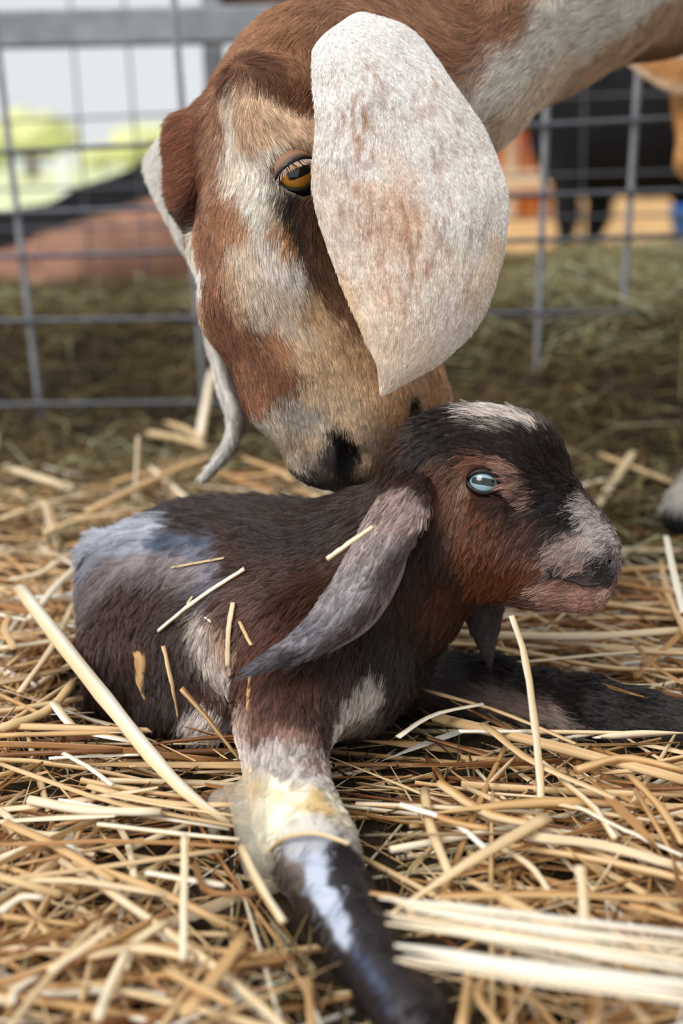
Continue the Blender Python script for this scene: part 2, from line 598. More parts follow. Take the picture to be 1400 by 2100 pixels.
def make_eye(parent, center, look, across, r, mat, lid_mat, open_up, open_dn, half_w, lid_r, name='eye', lash_color=None, lashes=0):
    """eyeball plus two fleshy lids; look = direction of the pupil, across = long way of the lid opening"""
    z = unit(look); x = unit(np.asarray(across) - z * np.dot(across, z)); y = np.cross(z, x)
    V, Q = uv_ball(1.0)
    V[:, 2] = np.where(V[:, 2] > 0.8, V[:, 2] * 1.03, V[:, 2])
    me = mesh_np('eyeball', V, Q)
    o = add_obj(name, me, mat, parent)
    B = np.stack([x, y, z], 1)
    o.matrix_parent_inverse = Matrix.Identity(4)
    mw = Matrix([[*(B[i] * r), center[i]] for i in range(3)] + [[0, 0, 0, 1]])
    o.matrix_basis = parent.matrix_world.inverted() @ mw
    R = r * 1.045
    for sgn, op in ((1, open_up), (-1, open_dn)):
        n, k = 26, 8
        V, Q = [], []
        for i in range(n):
            s = -1 + 2 * i / (n - 1)
            a = half_w * s                         # longitude angle
            bb = sgn * op * (1 - abs(s) ** 2.2)    # latitude angle of the lid's margin
            span = (0.85 if sgn > 0 else 0.75)
            for j in range(k):
                t = j / (k - 1)
                lat = bb + sgn * t * span
                rr = R * (1.0 + lid_r * math.sin(math.pi * min(1, t * 2.2 + 0.12)) * (1 - 0.5 * t)) - r * 0.10 * max(0, t - 0.35)
                pt = (math.sin(a) * math.cos(lat), math.sin(lat), math.cos(a) * math.cos(lat))
                V.append(np.asarray(center) + rr * (x * pt[0] + y * pt[1] + z * pt[2]))
        for i in range(n - 1):
            for j in range(k - 1):
                q = i * k + j
                Q.append((q, q + k, q + k + 1, q + 1) if sgn > 0 else (q, q + 1, q + k + 1, q + k))
        lid = mesh_np('eyelid', np.array(V), np.array(Q))
        tt = np.tile(np.linspace(0, 1, k), n)[:, None]
        wv = np.clip((tt - (0.16 if sgn > 0 else 0.30)) / 0.30, 0, 1)
        set_color(lid, 'coat', lin((26, 20, 19)) * (1 - wv) + lin(lid_mat[0 if sgn > 0 else 1]) * wv)
        lo = add_obj('eyelid', lid, M_LIDSKIN, o)
        lo.matrix_parent_inverse = Matrix.Identity(4)
        lo.matrix_basis = mw.inverted()
        md = lo.modifiers.new('thickness', 'SOLIDIFY'); md.thickness = r * 0.10; md.offset = 0
    if lashes:
        n = lashes
        hc = bpy.data.hair_curves.new('eyelash')
        hc.add_curves([4] * n)
        rng = np.random.default_rng(5)
        pts = np.zeros((n, 4, 3), np.float32)
        for i in range(n):
            s = -0.9 + 1.8 * i / (n - 1) + rng.normal(0, 0.02)
            a = half_w * s; bb = open_up * (1 - abs(s) ** 2.2) + 0.03
            root = np.array([math.sin(a) * math.cos(bb), math.sin(bb), math.cos(a) * math.cos(bb)]) * R * 1.06
            dirn = unit(np.array([math.sin(a) * 0.8 + rng.normal(0, 0.12), -0.75 + rng.normal(0, 0.12), 0.95]))
            for kk in range(4):
                t = kk / 3
                q = root + dirn * t * r * 0.55 + np.array([0, 0.10, 0]) * t * t * r
                pts[i, kk] = np.asarray(center) + x * q[0] + y * q[1] + z * q[2]
        hc.attributes['position'].data.foreach_set('vector', pts.ravel())
        ra = hc.attributes.new('radius', 'FLOAT', 'POINT') if 'radius' not in hc.attributes else hc.attributes['radius']
        ra.data.foreach_set('value', np.tile(np.array([1, 1, .8, .2]) * 0.00016, n).astype(np.float32))
        lo = add_obj('eyelashes', hc, lash_color, o)
        lo.matrix_parent_inverse = Matrix.Identity(4)
        lo.matrix_basis = mw.inverted()
    return o

M_LIDSKIN = attr_mat('eyelid_skin', 0.4, 0.4, 0.2, 900)

# ------------------------------------------------------------------ the doe: head bent down to the kid, neck and body going out to the right
_hx = unit((-0.570, 0.2356, 0.785)); _hy = unit(np.array((0.324, 0.946, 0.0)))
_hx = unit(_hx - _hy * (_hx @ _hy)); _hz = np.cross(_hx, _hy)
_C2W = np.stack([_r, -_u, _f], 1)
HB = _C2W @ np.stack([_hx, _hy, _hz], 1)               # columns: animal's right, muzzle, dorsal
HS = 0.0100
HX = np.array([1.2, 1.0, 0.86])                           # breadth, length and depth of the skull
HO = P(482, 407, 0.75) - HB @ (np.array([0, 2.2, -2.4]) * HX * HS)
def H(x, y, z):
    return HO + HB @ (np.array([x, y, z]) * HX * HS)

def build_doe():
    f = Field((-0.16, 0.56, 0.08), (0.46, 1.14, 0.74), 0.0030)
    c = HS
    E = lambda p, r, k=0.02, cut=False: f.ell(H(*p), np.array(r) * HX * c, HB, k, cut)
    Cn = lambda a, b, ra, rb, k=0.02, cut=False: f.cone(H(*a), H(*b), ra * c, rb * c, k, cut)
    E((0, -0.3, -7.0), (3.8, 4.3, 4.6))
    Cn((0, -2.6, -4.5), (0, 3.2, -2.6), 1.3, 1.5, 0.02)          # frontal ridge
    Cn((0, 1.0, -3.9), (0, 5.0, -2.7), 2.3, 2.3, 0.02)
    for s in (-1, 1):
        E((s * 3.0, -2.0, -3.4), (1.3, 2.9, 1.8), 0.014)
        Cn((s * 2.6, -2.6, -4.6), (s * 1.6, -4.4, -8.0), 1.55, 2.0, 0.02)        # brow ridge
        E((s * 3.65, 0.1, -2.2), (1.15, 1.8, 1.35), 0.012)
        E((s * 3.7, 3.4, -4.2), (1.7, 2.8, 2.2), 0.02)
        Cn((s * 3.0, 4.4, -2.2), (s * 2.1, 8.0, -1.8), 1.35, 1.3, 0.02)   # cheekbone
        Cn((s * 2.8, 3.0, -7.0), (s * 2.0, 12.0, -6.0), 2.9, 2.5, 0.03)
        E((s * 2.8, 0.8, -10.0), (1.9, 5.2, 4.4), 0.03)
        E((s * 1.8, -3.0, -6.2), (0.9, 1.1, 0.9), 0.012)         # horn bud
    Cn((0, 4.5, -2.7), (0, 9.0, -0.4), 2.3, 2.4, 0.025)
    Cn((0, 9.0, -0.2), (0, 14.5, -1.2), 2.4, 2.25, 0.02)
    Cn((0, 14.5, -1.2), (0, 18.3, -2.6), 2.25, 1.9, 0.02)
    Cn((0, 6, -5.0), (0, 16.0, -5.6), 3.9, 3.3, 0.03)
    for s in (-1, 1):
        E((s * 1.7, 16.0, -7.6), (2.1, 3.4, 3.7), 0.02)          # upper lip
        E((s * 1.30, 18.9, -2.7), (1.15, 1.7, 1.8), 0.012)       # nostril wing
    E((0, 19.4, -4.6), (1.5, 1.6, 2.6), 0.015)
    E((0, 20.5, -5.4), (1.3, 1.6, 2.3), 0.012)
    Cn((0, 1, -11.6), (0, 10.0, -13.3), 2.2, 2.0, 0.03)          # lower jaw
    Cn((0, 10.0, -13.3), (0, 17.2, -13.8), 2.0, 1.7, 0.02)
    # mouth slit
    for s in (-1, 1):
        for i in range(8):
            t = i / 7
            E((s * (1.0 + 2.1 * t), 20.0 - 9.5 * t, -10.6 - 0.7 * t), (1.8, 1.1, 0.36), 0.004, True)
        E((s * 1.85, 19.9, -2.7), (0.65, 1.1, 1.35), 0.004, True)  # nostril
        E((s * 2.35, 18.7, -1.9), (0.6, 0.8, 0.6), 0.004, True)
        E((s * 4.75, 2.9, -3.2), (1.05, 1.45, 1.4), 0.006, True)    # eye socket
        Cn((s * 4.4, 3.6, -3.4), (s * 3.6, 6.2, -4.6), 0.55, 0.3, 0.012, True)  # tear groove
    Cn((1.95, -2.6, -4.0), (2.2, 1.4, -2.2), 0.45, 0.55, 0.012, True)   # furrow between frontal ridge and the far brow
    Cn((2.2, 1.4, -2.2), (2.7, 3.2, -1.8), 0.55, 0.30, 0.012, True)
    # poll, throat, neck
    Cn((0, -1.5, -8.0), (0, -4.0, -11.5), 3.7, 4.2, 0.03)
    f.chain([P(690, 175, 0.80), P(860, 65, 0.84), P(1130, -90, 0.90), P(1330, -170, 0.98), P(1520, -230, 1.06)],
            [0.054, 0.066, 0.082, 0.098, 0.120], 0.03)
    f.chain([H(0, 0, -11.5), P(920, 170, 0.82), P(1060, 20, 0.88)], [0.030, 0.040, 0.055], 0.04)
    V, Q = f.polygonise(3)
    N = f.normals(V)
    # body and legs beyond the right edge of the picture, coarser
    g = Field((0.15, 0.78, -0.02), (1.60, 1.32, 0.85), 0.010)
    g.chain([P(1330, -170, 0.98), P(1520, -230, 1.06), np.array([0.64, 1.10, 0.58])], [0.098, 0.115, 0.14], 0.05)
    g.chain([(0.64, 1.06, 0.54), (0.98, 1.04, 0.52), (1.32, 1.02, 0.56)], [0.14, 0.17, 0.14], 0.06)
    hoof = G(1372, 1085, 0.012)
    g.chain([(0.60, 1.10, 0.46), (0.47, 1.10, 0.27), hoof + np.array([0.055, 0.0, 0.09]), hoof + np.array([0.01, 0, 0.012])], [0.065, 0.032, 0.019, 0.021], 0.03)
    g.chain([(0.66, 0.98, 0.46), (0.66, 0.97, 0.26), (0.67, 0.97, 0.08), (0.65, 0.97, 0.02)], [0.065, 0.032, 0.021, 0.024], 0.03)
    for yy in (0.94, 1.12):
        g.chain([(1.36, yy, 0.50), (1.30, yy, 0.33), (1.42, yy, 0.25), (1.40, yy, 0.08), (1.38, yy, 0.02)], [0.09, 0.05, 0.03, 0.021, 0.024], 0.03)
    g.chain([(1.44, 1.02, 0.62), (1.52, 1.02, 0.66)], [0.03, 0.012], 0.02)
    V2, Q2 = g.polygonise(2)
    N2 = g.normals(V2)
    return f, V, Q, N, V2, Q2, N2

doe_field, dV, dQ, dN, dV2, dQ2, dN2 = build_doe()
doe = empty('goat', (0.45, 1.15, 0.0), 'large tan and white doe goat bending its long-eared head down to the newborn kid', 'goat')

CREAM, WHITE, TAN, LTAN = (236, 224, 210), (240, 236, 230), (212, 176, 138), (226, 200, 172)
BROWN, RED, DKB, GREY, BLK = (176, 128, 96), (160, 106, 76), (86, 60, 46), (186, 176, 162), (28, 25, 25)

def paint_doe():
    k = Coat(dV, dN)
    return k
doe_coat = paint_doe()
D = doe_coat.dab
# neck
D(BROWN, 60, (700, 10), (820, 30), (960, 70)); D((176, 126, 92), 50, (980, 20), (1060, 40)); D((170, 120, 86), 40, (930, 110), (980, 130))
D(CREAM, 60, (1010, 190), (1100, 120), (1200, 60), (1300, 20)); D(LTAN, 50, (1010, 260), (1080, 200), (1180, 130), (1130, 160))
D(TAN, 40, (1250, 110), (1320, 80), (1380, 60)); D((150, 110, 78), 35, (1330, 110), (1390, 100))
# poll and forehead
D((190, 140, 100), 45, (600, 20), (520, 90)); D((170, 116, 78), 30, (600, 60), (580, 100)); D((120, 76, 50), 26, (500, 135), (545, 130), (560, 155)); D((150, 100, 66), 24, (595, 165), (625, 190))
D((218, 182, 148), 26, (490, 190), (505, 240), (560, 220), (600, 240)); D((222, 184, 148), 26, (540, 260), (600, 275), (560, 205)); D((232, 216, 198), 16, (545, 300), (580, 290))
D((234, 218, 200), 17, (480, 190), (472, 260), (465, 330), (475, 380)); D(BROWN, 20, (440, 220), (435, 300), (440, 380))
D((160, 108, 76), 24, (440, 170), (400, 210))
D((150, 92, 64), 26, (385, 240), (375, 300), (370, 350), (360, 400)); D((130, 80, 54), 18, (415, 260), (410, 340), (405, 400)); D(DKB, 14, (408, 410), (345, 450), (362, 475))
D(RED, 22, (400, 470), (430, 540), (440, 600)); D((176, 124, 84), 18, (450, 430), (455, 470)); D((190, 140, 98), 20, (475, 420), (480, 470), (490, 440))
D(CREAM, 22, (505, 340), (510, 400), (530, 440), (550, 380)); D((200, 170, 140), 14, (560, 440), (575, 460)); D((120, 104, 92), 12, (560, 345), (570, 390))
D((188, 130, 72), 16, (575, 470), (590, 490)); D((226, 214, 204), 20, (545, 500), (560, 540), (590, 580))
D((218, 198, 176), 24, (490, 520), (510, 580), (540, 640)); D((196, 160, 126), 20, (470, 560), (490, 640))
D(WHITE, 24, (372, 530), (395, 580))
D((56, 40, 30), 16, (595, 410), (612, 460), (625, 490)); D((104, 70, 46), 26, (640, 440), (650, 500), (680, 540), (700, 580)); D((126, 84, 54), 24, (700, 620), (720, 660))
D((204, 166, 122), 26, (620, 640), (680, 700), (750, 720)); D((196, 150, 104), 26, (730, 720), (760, 760)); D((222, 202, 178), 26, (560, 600), (600, 660), (640, 690))
D((210, 176, 136), 30, (620, 720), (700, 760), (780, 820)); D((178, 122, 82), 18, (560, 690), (580, 720))
D((150, 100, 70), 22, (470, 660), (500, 730), (520, 790)); D((128, 82, 56), 22, (500, 700), (540, 760), (560, 790)); D((134, 88, 60), 22, (450, 640), (475, 700)); D((168, 112, 76), 16, (520, 820), (530, 800)); D((130, 78, 48), 20, (580, 770), (600, 760))
D((206, 178, 142), 24, (640, 790), (680, 830), (720, 810)); D(GREY, 24, (590, 830), (610, 880), (640, 860)); D((222, 208, 190), 16, (560, 860), (590, 920), (605, 945)); D((196, 170, 140), 22, (640, 900), (600, 900)); D((150, 138, 122), 20, (640, 950))
D(BLK, 12, (690, 892), (712, 930), (708, 965), (724, 910), (722, 940)); D((66, 58, 56), 11, (672, 930), (668, 960)); D((96, 84, 76), 11, (650, 965), (640, 985), (690, 990)); D((70, 62, 60), 9, (625, 990), (655, 1000)); D((92, 80, 68), 14, (735, 985), (700, 1005)); D((190, 160, 128), 22, (750, 900), (780, 880), (770, 940)); D((150, 118, 90), 20, (760, 970), (800, 930)); D((230, 220, 205), 10, (690, 1022))
D((200, 152, 106), 26, (820, 860), (800, 830), (780, 800)); D((206, 160, 116), 30, (900, 800), (920, 760), (880, 830)); D((40, 30, 26), 9, (848, 830), (852, 870))
# the hidden right side of the face mirrors the visible left one
_pp, _cc, _rr = list(doe_coat.pos), list(doe_coat.col), list(doe_coat.rad)
for p_, c_, r_ in zip(_pp, _cc, _rr):
    q = HB.T @ (p_ - HO)
    if q[0] < -0.012 and q[1] < 0.24 and q[1] > 0.03:
        doe_coat.pos.append(HO + HB @ (q * np.array([-1, 1, 1]))); doe_coat.col.append(c_); doe_coat.rad.append(r_)
CB = doe_coat.comb
CB((600, 20), (540, 80), (480, 110)); CB((900, 60), (820, 20)); CB((1300, 30), (1150, 80), (1020, 150)); CB((1380, 60), (1250, 110), (1100, 190), (1020, 270))
CB((500, 130), (540, 110), (570, 140)); CB((600, 170), (560, 190)); CB((480, 170), (460, 260), (450, 360)); CB((540, 200), (560, 260), (590, 300)); CB((500, 220), (510, 300), (550, 340))
CB((420, 200), (380, 240), (360, 260)); CB((410, 280), (350, 310)); CB((405, 350), (345, 380)); CB((400, 400), (340, 430))
CB((450, 380), (440, 480), (470, 600)); CB((420, 470), (460, 580), (500, 680)); CB((520, 380), (515, 460), (530, 560)); CB((570, 380), (540, 420)); CB((570, 430), (545, 470))
CB((550, 500), (580, 590), (620, 680)); CB((640, 430), (665, 520), (700, 600)); CB((480, 640), (520, 740), (545, 800)); CB((450, 680), (490, 760)); CB((600, 650), (640, 740), (660, 820))
CB((680, 640), (720, 740), (740, 840)); CB((560, 820), (600, 900), (620, 960)); CB((640, 820), (640, 900)); CB((720, 830), (740, 920), (740, 980)); CB((800, 820), (800, 900)); CB((920, 740), (900, 830)); CB((380, 530), (410, 620))

doe_C = doe_coat.colors(dV, 0.0030, 130)
_lum = (doe_C @ np.array([0.30, 0.55, 0.15]))[:, None]
doe_C = np.clip(doe_C * 0.84 + 0.16 * _lum * np.array([1.10, 1.0, 0.92]), 0, 1) * 1.08
doe_flow = doe_coat.flow(dV, dN, HB[:, 1] * 0.8 + HB[:, 2] * -0.2, 0.022)
# body colours: pale tan, paler legs, dark hooves
C2 = np.tile(lin((206, 172, 136)), (len(dV2), 1)) * (1 + 0.25 * fbm(dV2 * 9, 3))[:, None]
lowm = np.clip((0.30 - dV2[:, 2]) / 0.08, 0, 1)[:, None]
C2 = C2 * (1 - lowm) + lin((222, 216, 208)) * lowm
hm = np.clip((0.038 - dV2[:, 2]) / 0.008, 0, 1)[:, None]
C2 = C2 * (1 - hm) + lin((40, 38, 40)) * hm
flow2 = np.where(dV2[:, 2:3] < 0.4, np.array([0, 0, -1.0]), np.array([1.0, 0, -0.3]))
flow2 = unit_rows(flow2 - dN2 * (flow2 * dN2).sum(1)[:, None])
me = mesh_np('doe_body', np.concatenate([dV, dV2]), np.concatenate([dQ, dQ2 + len(dV)]))
set_color(me, 'coat', np.concatenate([doe_C, C2]) * 0.85)
doe_body = add_obj('body', me, M_SKIN, doe)

M_LID = ((150, 112, 86), (70, 50, 40))
M_DOE_EYE = eye_mat('amber_goat_eye', (196, 132, 40), (92, 52, 18), (8, 12, 16), (60, 40, 30), 0.52, 0.20, 0.80)
M_LASH = plain_mat('lash_hair', (200, 180, 165), 0.5, 0.3, 0.1, 50)
de_near, de_far = H(-4.22, 2.90, -3.2), H(4.22, 2.90, -3.2)
_across = unit(P(650, 322, 0.7) - P(580, 352, 0.7))
_toc = unit(CAM - de_near)
make_eye(doe, de_near, unit(unit(-HB[:, 0]) * 0.55 + _toc * 0.75 + HB[:, 1] * 0.15), _across, 0.0142, M_DOE_EYE, M_LID, 0.38, 0.60, 1.02, 0.05, lash_color=M_LASH, lashes=46)
make_eye(doe, de_far, unit(unit(HB[:, 0]) * 0.9 + HB[:, 2] * 0.3), HB[:, 1], 0.0135, M_DOE_EYE, M_LID, 0.40, 0.45, 0.95, 0.10)
tag(doe.children[-2], 'amber eye with a slot pupil'); tag(doe.children[-1], 'amber eye with a slot pupil')

def fur_masks(V, balls):
    m = np.ones(len(V))
    for c_, r0, r1 in balls:
        d = np.linalg.norm(V - c_, axis=1)
        m *= np.clip((d - r0) / (r1 - r0), 0, 1)
    return m

# near ear: a great speckled leaf hanging over the cheek
zA = [0.716, 0.700, 0.690, 0.684, 0.678, 0.672, 0.672, 0.674]
earA = [P(640, 110, zA[0]), P(641, 180, zA[1]), P(646, 260, zA[2]), P(641, 400, zA[3]), P(690, 560, zA[4]), P(745, 690, zA[5]), P(771, 745, zA[6]), P(779, 798, zA[7])]
zB = [0.745, 0.745, 0.742, 0.738, 0.728, 0.712, 0.695, 0.676]
earB = [P(745, 28, zB[0]), P(850, 70, zB[1]), P(940, 190, zB[2]), P(1008, 300, zB[3]), P(1042, 430, zB[4]), P(1002, 620, zB[5]), P(920, 730, zB[6]), P(792, 806, zB[7])]
eV, eQ, eN, eU, eW, eT = sheet(earA, earB, 110, 70, 0.13, -_f * 0.95 + _u * 0.15, 0.006, wave=0.0025)
k = Coat(eV, eN); D = k.dab
D((238, 234, 230), 60, (690, 80), (760, 60), (820, 130), (700, 170)); D((236, 230, 224), 50, (900, 230), (960, 330), (680, 260), (1000, 430), (940, 450)); D((230, 218, 206), 50, (680, 380), (720, 520), (960, 560), (900, 650)); D((232, 216, 198), 40, (850, 720), (800, 770), (760, 640))
D((222, 196, 174), 40, (800, 300), (840, 400), (800, 480), (860, 540)); D((228, 208, 190), 40, (740, 400), (790, 600))
D((232, 214, 192), 24, (1020, 480), (980, 600)); D((222, 198, 168), 14, (690, 560), (745, 690), (775, 760))
ear_C = k.colors(eV, 0.010, 60)
# speckles
def speckle(U, W):
    sp = fbm(np.stack([U * 30 + 3, W * 34, U * 0], 1) + 7, 3)
    sp2 = fbm(np.stack([U * 62 + 3, W * 74, U * 0 + 9], 1), 2)
    big = np.clip(0.75 + 1.3 * fbm(np.stack([U * 5 + 2, W * 5, U * 0 + 4], 1), 2), 0.15, 1.2)
    zone = np.clip(1.35 - np.abs(W - 0.46) * 2.1, 0, 1) * np.clip((U - 0.10) * 6, 0, 1) * np.clip((1.0 - U) * 2.2, 0, 1) * big
    m = (np.clip((sp - 0.08) * 3.0, 0, 1) * 0.55 + np.clip((sp2 - 0.16) * 3.5, 0, 1) * 0.55) * zone
    return np.clip(m, 0, 0.8)[:, None]
spm = speckle(eU, eW)
ear_C = ear_C * (1 - spm) + lin((176, 126, 94)) * spm
me = mesh_np('doe_ear', eV, eQ); set_color(me, 'coat', ear_C)
doe_ear = add_obj('ear', me, M_SKIN, doe)
tag(doe_ear, 'long white ear with tan speckles')
# far ear: seen edge-on beyond the face, hanging down behind the muzzle
fA = [P(335, 290, 0.86), P(303, 345, 0.87), P(345, 450, 0.86), P(392, 535, 0.86), P(432, 625, 0.87), P(428, 668, 0.87), P(440, 740, 0.87), P(468, 830, 0.86), P(465, 905, 0.86), P(415, 975, 0.86)]
fB = [P(380, 260, 0.83), P(380, 340, 0.83), P(410, 450, 0.83), P(440, 535, 0.84), P(462, 625, 0.86), P(464, 672, 0.885), P(478, 760, 0.90), P(500, 850, 0.90), P(482, 915, 0.88), P(425, 985, 0.87)]
fV, fQ, fN, fU, fW, fT = sheet(fA, fB, 70, 24, 0.10, -_r * 0.8 - _f * 0.3, 0.006, wave=0.003)
fC = np.tile(lin((232, 228, 222)), (len(fV), 1)); inner = np.clip((fW - 0.45) * 4, 0, 1)[:, None] * np.clip((fU - 0.4) * 5, 0, 1)[:, None]
fC = fC * (1 - inner) + lin((150, 132, 120)) * inner
me = mesh_np('doe_ear_far', fV, fQ); set_color(me, 'coat', fC)
doe_ear2 = add_obj('ear', me, M_SKIN, doe)

if FUR:
    cu, cv, cz = project(dV)
    seen = ((dV - CAM) * dN).sum(1) < 0.02
    inview = (cu > -150) & (cu < 1550) & (cv > -150)
    mask = fur_masks(dV, [(H(-4.5, 2.90, -3.2), 0.0105, 0.0140), (H(4.5, 2.9, -3.2), 0.0105, 0.0140), (H(-1.85, 19.9, -2.7), 0.006, 0.013), (H(1.85, 19.9, -2.7), 0.006, 0.013), (H(0, 20.6, -4.0), 0.004, 0.012)])
    ly = (dV - HO) @ HB[:, 1] / HS; lz = (dV - HO) @ HB[:, 2] / HS
    length = np.interp(ly, [-12, -4, 3, 10, 16, 19.5], [0.020, 0.015, 0.010, 0.0095, 0.007, 0.0035])
    fq = ((dV - HO) @ HB) / (HS * HX)
    fur_t = np.clip((fq[:, 1] + 2.6) / 5.8, 0, 1)
    fd = np.linalg.norm(fq - np.stack([1.95 + 0.75 * fur_t, -2.6 + 5.8 * fur_t, -4.4 + 2.2 * fur_t], 1), axis=1)
    length = length * np.clip(fd / 1.8, 0.35, 1)          # short hair in the furrow
    neckm = np.clip((cu - 950) / 120, 0, 1)
    length = length * (1 - neckm) + 0.020 * neckm
    dens = np.where(inview, np.where(seen, 1.0, 0.35), 0.05) * mask
    grow_fur('fur', doe_body, dV, dQ, dN, doe_C, doe_flow, length, dens * 2.1e6, M_FUR, lift=0.16, droop=0.6, clump=0.35, clump_every=10, radius=0.00011, seed=3, jitter=0.11, cjit=0.19, streak=True)
    grow_fur('fur', doe_body, dV2, dQ2, dN2, C2, flow2, np.where(dV2[:, 2] < 0.03, 0.0005, 0.014), np.full(len(dV2), 1.0e5), M_FUR, lift=0.25, radius=0.0003, seed=4)
    eflow = unit_rows(eT + 0.15 * np.outer(eW - 0.5, _r))
    grow_fur('fur', doe_ear, eV, eQ, eN, ear_C, eflow, np.full(len(eV), 0.0042), np.where(np.arange(len(eV)) < len(eV) // 2, 2.6e6, 0.4e6), M_FUR, lift=0.16, droop=0.6, clump=0.25, clump_every=8, radius=0.00010, seed=6, jitter=0.12, cjit=0.10)
    grow_fur('fur', doe_ear2, fV, fQ, fN, fC, fT, np.full(len(fV), 0.009), np.full(len(fV), 8e5), M_FUR, lift=0.3, radius=0.00013, seed=8, cjit=0.06)

# ------------------------------------------------------------------ the newborn kid, lying on the straw
def LZ(py, h):
    """depth at which the ray of row py stands h metres above the floor"""
    return (CAM_H - h) / (math.sin(PITCH) + math.cos(PITCH) * (py - 1050) / FPX)

KZ = 0.705                                               # depth of the middle plane of the kid's head
_ky = unit(np.array([0.875, 0.47, -0.11]))              # camera axes: x right, y down, z away
_kx = unit(np.array([0.10, 0.06, -1.0])); _kx = unit(_kx - _ky * (_kx @ _ky)); _kz = np.cross(_kx, _ky)
KB = _C2W @ np.stack([_kx, _ky, _kz], 1)                # columns: animal's right (towards the lens), muzzle, dorsal
def K(px, py, lat=0.0):
    """point of the head's middle plane at pixel (px, py), moved lat centimetres towards the animal's right"""
    n = KB[:, 0]
    c0 = P(1040, 1040, KZ)
    d = _f + _r * ((px - 700) / FPX) + _u * (-(py - 1050) / FPX)
    t = ((c0 - CAM) @ n) / (d @ n)
    return CAM + d * t + n * lat * 0.01
KS = KZ / FPX

def build_kid():
    f = Field((-0.24, 0.35, -0.030), (0.27, 0.94, 0.25), 0.0025)
    def chain(pts, k=0.02):
        f.chain([P(a, b, z) for a, b, z, r in pts], [PR(r, z) for a, b, z, r in pts], k)
    # trunk
    chain([(300, 1200, 0.855, 128), (420, 1200, 0.825, 152), (560, 1215, 0.795, 166), (700, 1240, 0.765, 178)], 0.03)
    chain([(430, 1300, 0.80, 165), (560, 1330, 0.775, 175), (680, 1340, 0.745, 150)], 0.03)
    chain([(690, 1330, 0.735, 140), (720, 1400, 0.715, 100)], 0.03)
    # haunch and folded hind leg
    chain([(285, 1230, 0.82, 108), (300, 1330, 0.79, 104), (390, 1395, 0.765, 70)], 0.03)
    chain([(390, 1400, 0.765, 60), (250, 1430, 0.785, 42), (200, 1440, 0.80, 34)], 0.02)
    chain([(330, 1470, 0.75, 34), (420, 1490, 0.735, 30)], 0.02)
    # tail
    chain([(215, 1130, 0.875, 36), (192, 1140, 0.88, 24), (180, 1165, 0.88, 13)], 0.012)
    # near shoulder and foreleg, stretched towards the lens
    chain([(640, 1330, 0.705, 120), (600, 1420, 0.685, 100), (580, 1500, LZ(1500, 0.042), 86)], 0.025)
    chain([(580, 1500, LZ(1500, 0.042), 84), (588, 1590, LZ(1590, 0.030), 76), (612, 1680, LZ(1680, 0.022), 80), (640, 1745, LZ(1745, 0.018), 84), (690, 1850, LZ(1850, 0.012), 70), (745, 1945, LZ(1945, 0.009), 66)], 0.012)
    chain([(745, 1945, LZ(1945, 0.009), 66), (800, 2025, LZ(2025, 0.010), 62), (850, 2090, LZ(2090, 0.010), 66), (890, 2150, LZ(2150, 0.006), 52)], 0.010)
    # far foreleg, stretched to the right
    chain([(740, 1380, 0.755, 80), (880, 1400, 0.785, 66), (1000, 1410, LZ(1410, 0.014), 58), (1110, 1435, LZ(1435, 0.014), 50), (1200, 1452, LZ(1452, 0.015), 58), (1300, 1475, LZ(1475, 0.014), 54), (1390, 1492, LZ(1492, 0.013), 44), (1470, 1505, LZ(1505, 0.014), 48), (1530, 1515, LZ(1515, 0.010), 44)], 0.012)
    # neck
    chain([(700, 1200, 0.765, 140), (790, 1150, 0.745, 128), (890, 1060, 0.722, 108)], 0.03)
    chain([(760, 1290, 0.735, 110), (850, 1180, 0.722, 95), (930, 1110, 0.712, 88)], 0.03)
    # head
    E = lambda px, py, lat, ra, rl, rz, k=0.012, cut=False: f.ell(K(px, py, lat), (rl * 0.01, ra * KS, rz * KS), KB, k, cut)
    Cn = lambda a, b, ra, rb, k=0.015, cut=False: f.cone(K(*a), K(*b), ra * KS, rb * KS, k, cut)
    E(985, 955, 0, 118, 3.2, 118, 0.02)
    E(1065, 955, 0, 88, 2.6, 98, 0.02)
    E(885, 945, 0, 70, 2.6, 75, 0.03)
    Cn((1040, 1010, 0), (1125, 1085, 0), 100, 78, 0.02)
    Cn((1110, 1040, 0), (1190, 1110, 0), 62, 50, 0.02)
    Cn((1120, 1095, 0), (1195, 1140, 0), 76, 58, 0.02)
    E(1212, 1128, 0, 46, 1.35, 44, 0.01)
    for s in (-1, 1):
        E(1195, 1152, s * 0.85, 52, 0.95, 40, 0.012)          # upper lip
        Cn((960, 1095, s * 1.6), (1085, 1140, s * 1.1), 82, 58, 0.02)   # cheek
        E(985, 975, s * 2.6, 52, 0.75, 44, 0.012)             # orbit
        E(1035, 960, s * 2.3, 40, 0.6, 30, 0.012)
    Cn((950, 1130, 0), (1105, 1185, 0), 80, 46, 0.02)         # jaw
    Cn((1105, 1185, 0), (1185, 1205, 0), 46, 40, 0.015)
    E(1200, 1214, 0, 46, 1.35, 34, 0.01)
    E(1226, 1172, 0, 28, 1.2, 30, 0.01)
    for s in (-1, 1):
        E(1228, 1150, s * 1.20, 20, 0.55, 15, 0.003, True)    # nostril
        E(1212, 1142, s * 1.45, 14, 0.45, 9, 0.003, True)
        E(990, 998, s * 3.40, 38, 0.62, 33, 0.004, True)      # eye socket
        Cn((1022, 1015, s * 3.1), (1062, 1050, s * 2.75), 7, 5, 0.006, True)
    V, Q = f.polygonise(2)
    N = f.normals(V)
    return f, V, Q, N

